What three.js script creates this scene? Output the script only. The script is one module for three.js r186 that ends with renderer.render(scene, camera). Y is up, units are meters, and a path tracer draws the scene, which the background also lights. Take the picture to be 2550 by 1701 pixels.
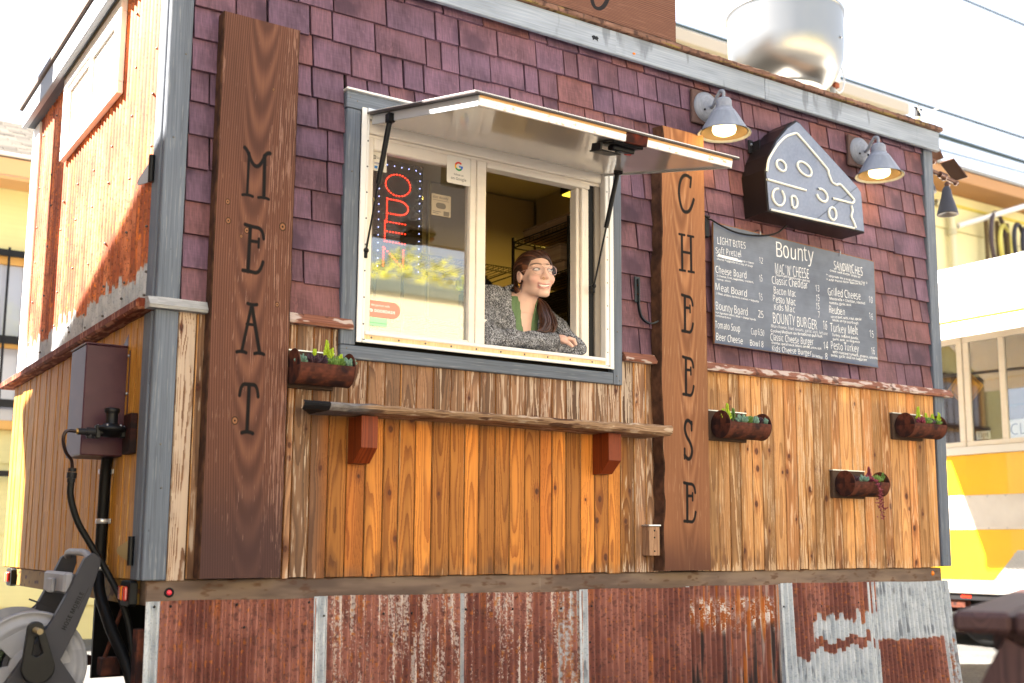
import * as THREE from 'three';
import { mergeGeometries } from 'three/addons/utils/BufferGeometryUtils.js';
import { RectAreaLightUniformsLib } from 'three/addons/lights/RectAreaLightUniformsLib.js';

// ---------------------------------------------------------------- camera, sky, sun, exposure
const scene = new THREE.Scene();
const RAD = Math.PI / 180;
const camera = new THREE.PerspectiveCamera(2 * Math.atan(850.5 / 2880.83) / RAD, 2550 / 1701, 0.05, 500);
camera.position.set(-1.1036, 0.87, 4.05);
camera.rotation.order = 'YXZ';
camera.rotation.set(8.365 * RAD, -34.379 * RAD, 0.126 * RAD);
camera.setViewOffset(2550, 1701, -91.5, -75.25, 2550, 1701);
camera.focus = 4.95;
camera.userData.fStop = 2.4;

const renderer = new THREE.WebGLRenderer({ antialias: true });
renderer.setSize(1024, 683);
renderer.toneMapping = THREE.LinearToneMapping;
renderer.toneMappingExposure = 9.6;
renderer.shadowMap.enabled = true;
renderer.shadowMap.type = THREE.PCFSoftShadowMap;

const SUN = new THREE.Vector3(-1, 1.2, -0.64).normalize();
{
  // hazy bright sky: almost white near the horizon, pale blue overhead, brighter towards the sun
  const w = 128, h = 64, d = new Float32Array(w * h * 4);
  for (let j = 0; j < h; j++) for (let i = 0; i < w; i++) {
    const el = ((j + 0.5) / h - 0.5) * Math.PI, az = ((i + 0.5) / w) * 2 * Math.PI - Math.PI;
    const v = [Math.cos(el) * Math.cos(az), Math.sin(el), Math.cos(el) * Math.sin(az)];
    const up = Math.max(0, v[1]), k = Math.pow(up, 0.6);
    const g = 1 + 0.35 * Math.pow(Math.max(0, v[0] * SUN.x + v[1] * SUN.y + v[2] * SUN.z), 3);
    const o = (j * w + i) * 4;
    d[o] = (0.192 - 0.068 * k) * g; d[o + 1] = (0.202 - 0.050 * k) * g; d[o + 2] = (0.216 - 0.012 * k) * g; d[o + 3] = 1;
    if (v[1] < 0) { d[o] = 0.066; d[o + 1] = 0.066; d[o + 2] = 0.066; }
  }
  const sky = new THREE.DataTexture(d, w, h, THREE.RGBAFormat, THREE.FloatType);
  sky.mapping = THREE.EquirectangularReflectionMapping; sky.magFilter = THREE.LinearFilter; sky.needsUpdate = true;
  scene.background = sky; scene.environment = sky;
}
const sun = new THREE.DirectionalLight(0xfff6ea, 5);
sun.position.copy(SUN).multiplyScalar(40).add(new THREE.Vector3(3, 0, 0));
sun.target.position.set(3, 0, 0);
sun.castShadow = true; sun.shadow.mapSize.set(4096, 4096); sun.shadow.radius = 1.6;
Object.assign(sun.shadow.camera, { left: -22, right: 22, top: 22, bottom: -22, near: 1, far: 90 });
scene.add(sun, sun.target);
RectAreaLightUniformsLib.init();

// ---------------------------------------------------------------- helpers
const V = (x, y, z) => new THREE.Vector3(x, y, z);
function rng(seed) { let a = seed >>> 0; return () => { a = (a + 0x6D2B79F5) | 0; let t = Math.imul(a ^ (a >>> 15), 1 | a); t = (t + Math.imul(t ^ (t >>> 7), 61 | t)) ^ t; return ((t ^ (t >>> 14)) >>> 0) / 4294967296; }; }
const R = rng(7);
const rr = (a, b, r = R) => a + (b - a) * r();
const clamp = (v, a = 0, b = 1) => Math.min(b, Math.max(a, v));
const mixv = (a, b, t) => a + (b - a) * t;
const ss = (a, b, v) => { const t = clamp((v - a) / (b - a)); return t * t * (3 - 2 * t); };
const mix3 = (a, b, t) => [mixv(a[0], b[0], t), mixv(a[1], b[1], t), mixv(a[2], b[2], t)];
function vn(x, y) {
  const xi = Math.floor(x), yi = Math.floor(y), fx = x - xi, fy = y - yi, u = fx * fx * (3 - 2 * fx), v = fy * fy * (3 - 2 * fy);
  const h = (p, q) => { let k = Math.imul(p, 374761393) + Math.imul(q, 668265263); k = Math.imul(k ^ (k >>> 13), 1274126177); return ((k ^ (k >>> 16)) >>> 0) / 4294967296; };
  const a = h(xi, yi), b = h(xi + 1, yi), c = h(xi, yi + 1), d = h(xi + 1, yi + 1);
  return a + (b - a) * u + (c - a) * v + (a - b - c + d) * u * v;
}
function fbm(x, y, o = 4) { let s = 0, a = 0.5, t = 0; for (let i = 0; i < o; i++) { s += a * vn(x, y); t += a; x = x * 2.03 + 17.3; y = y * 2.03 + 9.1; a *= 0.5; } return s / t; }
function finish(t, wm, hm, srgb) {
  t.wrapS = t.wrapT = THREE.RepeatWrapping; t.magFilter = THREE.LinearFilter; t.minFilter = THREE.LinearMipmapLinearFilter; t.generateMipmaps = true;
  if (srgb) t.colorSpace = THREE.SRGBColorSpace;
  t.repeat.set(1 / wm, 1 / hm); t.anisotropy = 8; t.needsUpdate = true; return t;
}
// a computed texture covering wm x hm metres; f(u, v) takes metres from its lower corner and gives sRGB 0..255
function tex(w, h, wm, hm, f, srgb = true) {
  const d = new Uint8Array(w * h * 4);
  for (let j = 0; j < h; j++) for (let i = 0; i < w; i++) {
    const c = f((i + 0.5) / w * wm, (j + 0.5) / h * hm), o = (j * w + i) * 4;
    d[o] = clamp(c[0], 0, 255); d[o + 1] = clamp(c[1], 0, 255); d[o + 2] = clamp(c[2], 0, 255); d[o + 3] = 255;
  }
  return finish(new THREE.DataTexture(d, w, h, THREE.RGBAFormat), wm, hm, srgb);
}
// a canvas: wood or paint pixels first, then drawing; uv 0..1
function canvasTex(w, h, f, draw) {
  const c = document.createElement('canvas'); c.width = w; c.height = h; const g = c.getContext('2d');
  if (f) {
    const im = g.createImageData(w, h);
    for (let j = 0; j < h; j++) for (let i = 0; i < w; i++) { const q = f((i + 0.5) / w, 1 - (j + 0.5) / h), o = (j * w + i) * 4; im.data[o] = clamp(q[0], 0, 255); im.data[o + 1] = clamp(q[1], 0, 255); im.data[o + 2] = clamp(q[2], 0, 255); im.data[o + 3] = 255; }
    g.putImageData(im, 0, 0);
  }
  if (draw) draw(g, w, h);
  const t = new THREE.CanvasTexture(c); t.colorSpace = THREE.SRGBColorSpace; t.anisotropy = 8; t.magFilter = THREE.LinearFilter; t.generateMipmaps = true; return t;
}
const std = (o) => new THREE.MeshPhysicalMaterial({ roughness: 0.8, specularIntensity: o.metalness > 0.3 ? 1 : 0.45, ...o });
const phy = (o) => new THREE.MeshPhysicalMaterial({ roughness: 0.5, ...o });

// uv in metres, by the way each face points; turn = grain runs along x or z instead of y
function uvm(g, ou = 0, ov = 0, turn = false) {
  if (g.index) g = g.toNonIndexed();
  const p = g.attributes.position, n = p.count, uv = new Float32Array(n * 2), a = V(), b = V(), c = V();
  for (let i = 0; i < n; i += 3) {
    a.fromBufferAttribute(p, i); b.fromBufferAttribute(p, i + 1); c.fromBufferAttribute(p, i + 2);
    const nn = b.clone().sub(a).cross(c.clone().sub(a)), x = Math.abs(nn.x), y = Math.abs(nn.y), z = Math.abs(nn.z);
    [a, b, c].forEach((q, k) => {
      let u, v;
      if (z >= x && z >= y) { u = q.x; v = q.y; } else if (x >= y) { u = q.z; v = q.y; } else { u = q.x; v = q.z; }
      if (turn) [u, v] = [v, u];
      uv[(i + k) * 2] = u + ou; uv[(i + k) * 2 + 1] = v + ov;
    });
  }
  g.setAttribute('uv', new THREE.BufferAttribute(uv, 2)); return g;
}
// box with chamfered edges
function bx(x0, x1, y0, y1, z0, z1, c = 0) {
  if (!c) { const g = new THREE.BoxGeometry(x1 - x0, y1 - y0, z1 - z0).toNonIndexed(); g.translate((x0 + x1) / 2, (y0 + y1) / 2, (z0 + z1) / 2); return g; }
  const hx = (x1 - x0) / 2, hy = (y1 - y0) / 2, hz = (z1 - z0) / 2, cx = (x0 + x1) / 2, cy = (y0 + y1) / 2, cz = (z0 + z1) / 2, pos = [];
  c = Math.min(c, hx * 0.9, hy * 0.9, hz * 0.9);
  const P = (f, s) => [s[0] * (f === 0 ? hx : hx - c) + cx, s[1] * (f === 1 ? hy : hy - c) + cy, s[2] * (f === 2 ? hz : hz - c) + cz];
  const add = (...q) => {
    const nrm = V(...q[1]).sub(V(...q[0])).cross(V(...q[2]).sub(V(...q[0]))), m = V(); q.forEach((e) => m.add(V(...e))); m.multiplyScalar(1 / q.length).sub(V(cx, cy, cz));
    if (nrm.dot(m) < 0) q.reverse();
    for (let i = 1; i < q.length - 1; i++) pos.push(...q[0], ...q[i], ...q[i + 1]);
  };
  const sg = [-1, 1];
  for (let f = 0; f < 3; f++) for (const s of sg) { const [a, b] = [0, 1, 2].filter((k) => k !== f), m = (p, q) => { const v = [0, 0, 0]; v[f] = s; v[a] = p; v[b] = q; return P(f, v); }; add(m(-1, -1), m(1, -1), m(1, 1), m(-1, 1)); }
  for (let e = 0; e < 3; e++) { const [a, b] = [0, 1, 2].filter((k) => k !== e); for (const p of sg) for (const q of sg) { const m = (f, t) => { const v = [0, 0, 0]; v[e] = t; v[a] = p; v[b] = q; return P(f, v); }; add(m(a, -1), m(a, 1), m(b, 1), m(b, -1)); } }
  for (const i of sg) for (const j of sg) for (const k of sg) add(P(0, [i, j, k]), P(1, [i, j, k]), P(2, [i, j, k]));
  const g = new THREE.BufferGeometry(); g.setAttribute('position', new THREE.Float32BufferAttribute(pos, 3)); g.computeVertexNormals(); return uvm(g);
}
const wood = (g, ou = rr(0, 5), ov = rr(0, 5), turn = false) => uvm(g, ou, ov, turn);
function tube(pts, r, seg = 24, rad = 8) { return new THREE.TubeGeometry(new THREE.CatmullRomCurve3(pts.map((p) => (p.isVector3 ? p : V(...p)))), seg, r, rad, false).toNonIndexed(); }
function rod(a, b, r, r2 = r, seg = 12) {
  a = a.isVector3 ? a : V(...a); b = b.isVector3 ? b : V(...b); const d = b.clone().sub(a), g = new THREE.CylinderGeometry(r2, r, d.length(), seg).toNonIndexed();
  g.applyQuaternion(new THREE.Quaternion().setFromUnitVectors(V(0, 1, 0), d.clone().normalize())); g.translate((a.x + b.x) / 2, (a.y + b.y) / 2, (a.z + b.z) / 2); return g;
}
function lathe(pts, seg = 40) { return new THREE.LatheGeometry(pts.map((p) => new THREE.Vector2(p[0], p[1])), seg).toNonIndexed(); }
function ball(x, y, z, r, w = 12, h = 8, sy = 1, sz = 1) { const g = new THREE.SphereGeometry(r, w, h).toNonIndexed(); g.scale(1, sy, sz); g.translate(x, y, z); return g; }
function prism(pts, depth, bevel = 0) {
  const s = new THREE.Shape(pts.map((p) => new THREE.Vector2(p[0], p[1])));
  return new THREE.ExtrudeGeometry(s, { depth, bevelEnabled: bevel > 0, bevelSize: bevel, bevelThickness: bevel, bevelSegments: 2, curveSegments: 16 });
}
function merge(list) {
  const l = list.map((g) => { let q = g.index ? g.toNonIndexed() : g; if (!q.attributes.uv) q = uvm(q); for (const k of Object.keys(q.attributes)) if (!['position', 'normal', 'uv', 'color'].includes(k)) q.deleteAttribute(k); return q; });
  return l.length === 1 ? l[0] : mergeGeometries(l, false);
}
const used = {};
function numbered(n) { const k = used[n] = (used[n] ?? -1) + 1; return k ? `${n}_${String(k).padStart(3, '0')}` : n; }
function mesh(name, geo, mat, parent) {
  const m = new THREE.Mesh(Array.isArray(geo) ? merge(geo) : geo, mat); m.name = parent ? name : numbered(name); m.castShadow = m.receiveShadow = true; (parent ?? scene).add(m); return m;
}
function tag(o, label, category, group, kind) { o.userData.label = label; o.userData.category = category; if (group) o.userData.group = group; if (kind) o.userData.kind = kind; return o; }
function thing(name, label, category, pos = [0, 0, 0], group) { const o = new THREE.Group(); o.name = numbered(name); o.position.set(...pos); scene.add(o); return tag(o, label, category, group); }
function part(name, parent) { const g = new THREE.Group(); g.name = name; parent.add(g); return g; }
function struct(name, geo, mat) { const m = mesh(name, geo, mat); m.userData.kind = 'structure'; return m; }
// ---------------------------------------------------------------- materials
// one wood grain: u across, v along (metres); returns 0 (late wood, dark) .. 1 (early wood, light)
function grain(u, v, seed, pitch = 0.009, wav = 1) {
  // flat-sawn: arches along a wandering centre line, straight lines towards the edges
  const c = 0.034 + 0.022 * Math.sin(seed * 5.3) + 0.012 * Math.sin(v * 2.3 + seed * 2), d = u - c, k = 0.035 / pitch;
  const a = (d * d) * 900 * k + v * (2.2 + 1.6 * Math.sin(seed * 9.1)) * (Math.sin(seed * 3.7) > 0 ? 1 : -1) + 2.6 * wav * fbm(u * 14 + seed * 3.1, v * 2.4 + seed, 3);
  const ph = a - Math.floor(a), s = ph < 0.62 ? 0.55 + 0.45 * Math.sin(ph / 0.62 * 2.2 + 0.5) : 0.55 * Math.pow((1 - ph) / 0.38, 0.7);
  return clamp(0.78 * s + 0.12 + 0.34 * (fbm(u * 620 + seed, v * 8, 2) - 0.5));
}
const BOARDS = [0.084, 0.15, 0.222, 0.294, 0.366, 0.438, 0.497, 0.525, 0.594, 0.667, 0.742, 0.82, 0.895, 0.962, 1.034, 1.109, 1.19, 1.258, 1.326, 1.402, 1.473, 1.548, 1.625, 1.687, 1.759, 1.835, 1.91, 1.985, 2.055, 2.131, 2.199, 2.27, 2.34, 2.42, 2.49, 2.57, 2.639, 2.711, 2.781, 2.857, 2.925, 3.003, 3.082, 3.168, 3.225, 3.287, 3.355, 3.419, 3.483, 3.574, 3.654, 3.733, 3.802, 3.871, 3.941, 4.018, 4.085, 4.167, 4.249];
// weathered cedar boards of the front wall, drawn board by board where each stands: varnish still fresh under the shelf, bleached and flaking above it
const wallWood = (() => {
  const x0 = 0.08, y0 = 0.73, wm = 4.18, hm = 0.96, w = 2048, h = 470, r = rng(31);
  const info = BOARDS.map((b) => ({ seed: r() * 50, lum: rr(0.76, 1.15, r), red: rr(-1, 1, r), fl: rr(-0.07, 0.09, r), edge: rr(-0.05, 0.05, r), knots: Array.from({ length: Math.floor(r() * 3.9) }, () => ({ u: rr(0.15, 0.85, r), v: rr(0, 0.95, r), s: rr(0.004, 0.0125, r) })) }));
  const col = new Int16Array(w); for (let i = 0; i < w; i++) { const x = x0 + (i + 0.5) / w * wm; let k = 0; while (k < BOARDS.length - 2 && x > BOARDS[k + 1]) k++; col[i] = k; }
  return tex(w, h, wm, hm, (u, v) => {
    const x = x0 + u, y = y0 + v, k = col[Math.min(w - 1, Math.floor(u / wm * w))], f = info[k], bw = BOARDS[k + 1] - BOARDS[k], ub = x - BOARDS[k];
    let du = 0, core = 0, ring = 0; const q0 = vn(ub * 300, y * 120);
    for (const q of f.knots) { const a = (ub - q.u * bw) / q.s, b = (v - q.v) / (q.s * 2.2), d = Math.hypot(a, b); du += Math.exp(-d * d * 0.18) * a * q.s * 0.9; core = Math.max(core, ss(1.25, 0.55, Math.hypot(a, b * 1.5))); ring = Math.max(ring, ss(2.6, 1.2, d)); }
    const g = grain(ub - du, y, f.seed, 0.0185, 1.3);
    // how fresh the varnish is
    const under = ss(0.56, 0.64, x + f.edge) * ss(2.16, 2.03, x + f.edge) * ss(1.36, 1.32, y);
    const right = ss(2.5, 2.58, x);
    const eave = right * ss(1.54, 1.64, y + f.edge);
    let fresh = Math.max(under * (0.9 - 0.55 * ss(0.84, 0.74, y + 0.06 * vn(x * 40, y * 20))), right * (0.5 + 0.25 * vn(x * 9, y * 2)), eave * 0.85);
    if (x > 4.0) fresh = Math.max(fresh, 0.62);
    const oldC = mix3([96, 68, 50], [148, 110, 80], g), newC = mix3(right ? [150, 100, 52] : [138, 74, 24], right ? [202, 148, 88] : [206, 132, 54], g);
    let c = mix3(oldC, newC, fresh);
    c = mix3(c, [c[0] * 0.98, c[1] * 0.86, c[2] * 0.8], f.red > 0.5 ? 0.5 : 0);
    const L = f.lum * (0.88 + 0.26 * fbm(x * 30, y * 3, 2)); c = c.map((e) => e * L); c = mix3(c, [66, 38, 24], ss(0.52, 0.7, fbm(x * 34 + 7, y * 9, 3)) * ss(0.9, 0.76, y) * 0.45);
    c = mix3(c, mix3([112, 62, 40], [52, 30, 22], q0), core * 0.85); c = mix3(c, [c[0] * 0.8, c[1] * 0.7, c[2] * 0.65], ring * 0.55);
    // flaking: pale bare fibres along the early wood
    let thr = 0.73 - f.fl; if (y > 1.36 && x < 2.2) thr -= 0.07 + 0.14 * ss(0.28, 0.0, Math.abs(x - 1.68)); if (right) thr -= 0.06; if (x > 2 && x < 2.3) thr -= 0.08; thr -= 0.16 * ss(0.8, 0.735, y); if (x < 0.153) thr = 0.40; if (x > 0.153 && x < 0.23) thr = 0.66; thr += under * 0.2;
    const fl = ss(thr, thr + 0.1, 0.62 * (x < 0.153 ? fbm(x * 46, y * 13, 5) : fbm(x * 130, y * 9 + f.seed, 4)) + 0.38 * g);
    c = mix3(c, right ? [208, 180, 148] : [204, 188, 170], fl * 0.68);
    const dirt = ss(0.62, 0.85, fbm(x * 14, y * 7, 4)) * 0.22 * (1 - 0.6 * under); c = mix3(c, [84, 62, 50], dirt);
    return c;
  });
})();
wallWood.offset.set(-0.08 / 4.18, -0.73 / 0.96);
const M = {};
M.cladding = std({ map: wallWood, roughness: 0.62 });
// grey-blue stained trim
const greyT = tex(512, 1024, 0.5, 2, (u, v) => { const g = fbm(u * 420, v * 6, 3), s = fbm(u * 26, v * 3, 4), b = 0.82 + 0.34 * g + 0.18 * (s - 0.5); let c = [98 * b, 104 * b, 114 * b]; const wr = ss(0.66, 0.8, fbm(u * 240 + 9, v * 10, 4)); c = mix3(c, [150, 152, 152], wr * 0.45); const dk = ss(0.985, 1, vn(u * 60 + 40, v * 30)); return mix3(c, [40, 42, 46], dk); });
const greyTH = greyT.clone(); greyTH.rotation = Math.PI / 2; greyTH.needsUpdate = true;
M.grey = std({ map: greyT, roughness: 0.75 });
const fasciaT = tex(1024, 128, 2, 0.25, (u, v) => { const g = fbm(u * 7, v * 420, 3), s = fbm(u * 4, v * 14, 4), b = 0.86 + 0.26 * g + 0.26 * (s - 0.5); let c = [138 * b, 144 * b, 153 * b]; const w2 = 0.5 + 0.5 * Math.sin((v / 0.012 + 5 * fbm(u * 2.2, v * 9, 2)) * 6.28); c = mix3(c, [118, 128, 142], 0.35 * w2); const st = ss(0.62, 0.78, fbm(u * 18, v * 5, 4)); return mix3(c, [88, 92, 100], st * 0.55); });
M.fascia = std({ map: fasciaT, roughness: 0.72 });
// shingles: purple-brown stain over fine vertical grain, pale where it is worn
const shT = tex(1024, 1024, 2, 2, (u, v) => { const g = fbm(u * 330, v * 26, 3), h = fbm(u * 30, v * 300, 2), s = fbm(u * 11, v * 11, 4), b = 0.78 + 0.34 * g + 0.1 * h + 0.36 * (s - 0.5); let c = [226 * b, 226 * b, 226 * b]; const wr = ss(0.70, 0.8, fbm(u * 60 + 3, v * 34, 4)); c = mix3(c, [255, 252, 246], wr * 0.7); const dk = ss(0.62, 0.85, fbm(u * 9 + 40, v * 6, 4)); return mix3(c, [150, 150, 160], dk * 0.7); });
M.shingle = [[0.160, 0.084, 0.120], [0.172, 0.086, 0.112], [0.138, 0.076, 0.112], [0.190, 0.090, 0.104], [0.142, 0.070, 0.092], [0.186, 0.080, 0.084], [0.200, 0.086, 0.088], [0.170, 0.090, 0.130]].map((c) => std({ map: shT, color: new THREE.Color().setRGB(...c.map((e) => e * 1.0)), roughness: 0.66 }));
M.black = std({ color: 0x17140f, roughness: 0.9 });
M.dark = std({ color: 0x1b1a1c, roughness: 0.55 });
M.blackPlastic = std({ color: 0x121214, roughness: 0.42 });
M.rubber = std({ color: 0x0e0e0f, roughness: 0.55 });
// weathered drip boards: brown with pale worn patches, grain along the run
const dripT = tex(1024, 128, 2, 0.25, (u, v) => { const g = fbm(u * 8, v * 300, 3); let c = mix3([96, 58, 46], [158, 106, 84], g); const f = ss(0.5, 0.62, fbm(u * 16, v * 60, 4)); c = mix3(c, [196, 184, 176], f * 0.8); return mix3(c, [60, 40, 34], ss(0.66, 0.8, fbm(u * 30, v * 30, 3)) * 0.6); });
M.drip = std({ map: dripT, roughness: 0.8 });
const dripGreyT = tex(256, 64, 0.5, 0.125, (u, v) => { const g = fbm(u * 10, v * 300, 3), s = fbm(u * 20, v * 40, 4); let c = mix3([120, 118, 116], [212, 208, 202], 0.3 + 0.7 * s); return mix3(c, [90, 92, 96], g * 0.4); });
M.dripPale = std({ map: dripGreyT, roughness: 0.85 });
// end-wall cedar, oiled yellow brown
const endT = tex(512, 512, 1, 1, (u, v) => { const k = Math.floor(u / 0.0833), g = grain(u - k * 0.0833, v, k * 4.7 + 3, 0.013), b = 0.86 + 0.24 * vn(k * 7.3, 1.5); let c = mix3([140, 90, 30], [198, 142, 60], g).map((e) => e * b); const f = ss(0.7, 0.78, 0.7 * fbm(u * 150, v * 9, 4) + 0.3 * g); return mix3(c, [216, 190, 150], f * 0.55); });
M.endWood = std({ map: endT, roughness: 0.6 });
// iron: painted, rusty
const RUST = [[106, 62, 53], [142, 93, 80], [158, 92, 52], [80, 52, 48]];
const rustC = (u, v, s) => { const a = fbm(u * 12 + s, v * 5, 4), b = fbm(u * 90 + s, v * 60, 3), c = fbm(u * 60 + s, v * 3, 3); let k = mix3(RUST[0], RUST[1], ss(0.3, 0.7, a)); k = mix3(k, RUST[2], ss(0.6, 0.78, c) * 0.6); k = mix3(k, RUST[3], ss(0.55, 0.75, b) * 0.5); return k; };
const galvC = (u, v, s) => { const a = fbm(u * 40 + s, v * 14, 4), b = vn(u * 260 + s, v * 200), d = fbm(u * 70 + s, v * 10, 3); let k = mix3([148, 154, 160], [206, 208, 210], a); k = mix3(k, [112, 120, 130], ss(0.6, 0.95, b) * 0.35); return mix3(k, [70, 74, 80], ss(0.66, 0.8, d) * 0.5); };
function sheetMat(wm, hm, amount, seed, streak, warm = 0) {   // amount(u, v) > 0 = rust
  const t = tex(Math.round(wm * 560), Math.round(hm * 560), wm, hm, (u, v) => {
    const n = 0.75 * (vn(u / 0.0158 + seed, v * 5) - 0.5) + 0.7 * (fbm(u * 130 + seed, v * 90, 3) - 0.5), a = amount(u, v) + n * 0.6, k = ss(0.34, 0.62, a);
    let r = rustC(u, v, seed).map((e) => e * 1.06); const g = galvC(u, v, seed);
    if (streak) { const q = ss(streak, streak + 0.12, fbm(u * 62 + seed * 2, v * 3.2, 3) * 0.56 + 0.44 * fbm(u * 330, v * 150, 3)); r = mix3(r, [206, 196, 186], q * 0.8); } { const sp = vn(u * 240 + seed, v * 130), so = vn(u * 150 + seed, v * 70); r = mix3(r, [186, 108, 40], ss(0.8, 0.95, so) * 0.55); r = mix3(r, [58, 34, 32], ss(0.72, 0.95, sp) * 0.5); }
    if (warm) r = [r[0] * 1.42, r[1] * 1.36, r[2] * 1.12];
    r = mix3(r, [164, 92, 34], ss(0.3, 0, Math.abs(a - 0.53) * 5) * 0.7);
    return mix3(g, r, k);
  });
  return std({ map: t, roughness: 0.6, metalness: 0.05 });
}
const plateRustT = tex(256, 256, 0.5, 0.5, (u, v) => { const a = fbm(u * 60, v * 60, 4), b = fbm(u * 16 + 5, v * 16, 3); return mix3(mix3([50, 26, 20], [112, 60, 42], a), [42, 24, 23], ss(0.5, 0.75, b)); });
M.rustPlate = std({ map: plateRustT, roughness: 0.85 });
M.beam = std({ map: tex(1024, 64, 4.4, 0.2, (u, v) => { const s = fbm(u * 5, v * 26, 4), d = fbm(u * 40, v * 5, 3); let c = mix3([82, 66, 58], [126, 106, 90], ss(0.25, 0.75, s) * 0.7 + 0.3 * ss(0, 4.3, u)); c = mix3(c, [74, 44, 26], ss(0.62, 0.8, fbm(u * 22, v * 60, 3)) * 0.6); return mix3(c, [150, 140, 130], ss(0.8, 0.9, d) * 0.4); }), roughness: 0.6 });
M.white = std({ color: 0xe6e2dc, roughness: 0.4 });
const creamT = tex(256, 256, 1, 1, (u, v) => { const a = fbm(u * 7, v * 7, 4), b = fbm(u * 3, v * 120, 3); return mix3([226, 214, 198], [240, 232, 220], 0.6 * a + 0.4 * b); });
M.cream = std({ map: creamT, roughness: 0.42 });
M.alu = std({ color: 0xc9ccd0, roughness: 0.35, metalness: 0.8 });
M.steel = std({ color: 0x9a9ca0, roughness: 0.4, metalness: 0.85 });
M.lampGrey = std({ map: tex(256, 128, 1, 0.5, (u, v) => { const a = fbm(u * 20, v * 20, 4); return mix3([112, 116, 126], [146, 148, 156], a); }), roughness: 0.6 });
M.glass = phy({ color: 0xffffff, roughness: 0.02, transmission: 1, thickness: 0, ior: 1.85 });
M.window = phy({ color: 0xf2f5f4, roughness: 0.03, transmission: 1, thickness: 0, ior: 2.3 });
M.screw = std({ color: 0x6b6660, roughness: 0.5, metalness: 0.6 });
M.asphalt = std({ map: tex(1024, 1024, 4, 4, (u, v) => { const a = fbm(u * 2, v * 2, 4), b = vn(u * 130, v * 130), d = fbm(u * 30, v * 30, 3); const k = 62 + 30 * a + 34 * (b - 0.5) + 16 * d; return [k * 1.02, k, k * 0.98]; }), roughness: 0.95, bumpMap: null });
M.concrete = std({ map: tex(512, 512, 3, 3, (u, v) => { const k = 150 + 40 * fbm(u * 5, v * 5, 4) + 20 * (vn(u * 150, v * 150) - 0.5); return [k, k * 0.97, k * 0.92]; }), roughness: 0.95 });

// ---------------------------------------------------------------- ground
struct('ground', (() => { const g = new THREE.PlaneGeometry(300, 300, 2, 2); g.rotateX(-Math.PI / 2); return uvm(g); })(), M.asphalt);
struct('pavement', [bx(4.4, 60, 0.001, 0.12, -4.4, -3.3, 0.015), bx(-60, 60, 0.001, 0.12, 11, 15.4, 0.015)].map((g) => uvm(g)), M.concrete);
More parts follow.
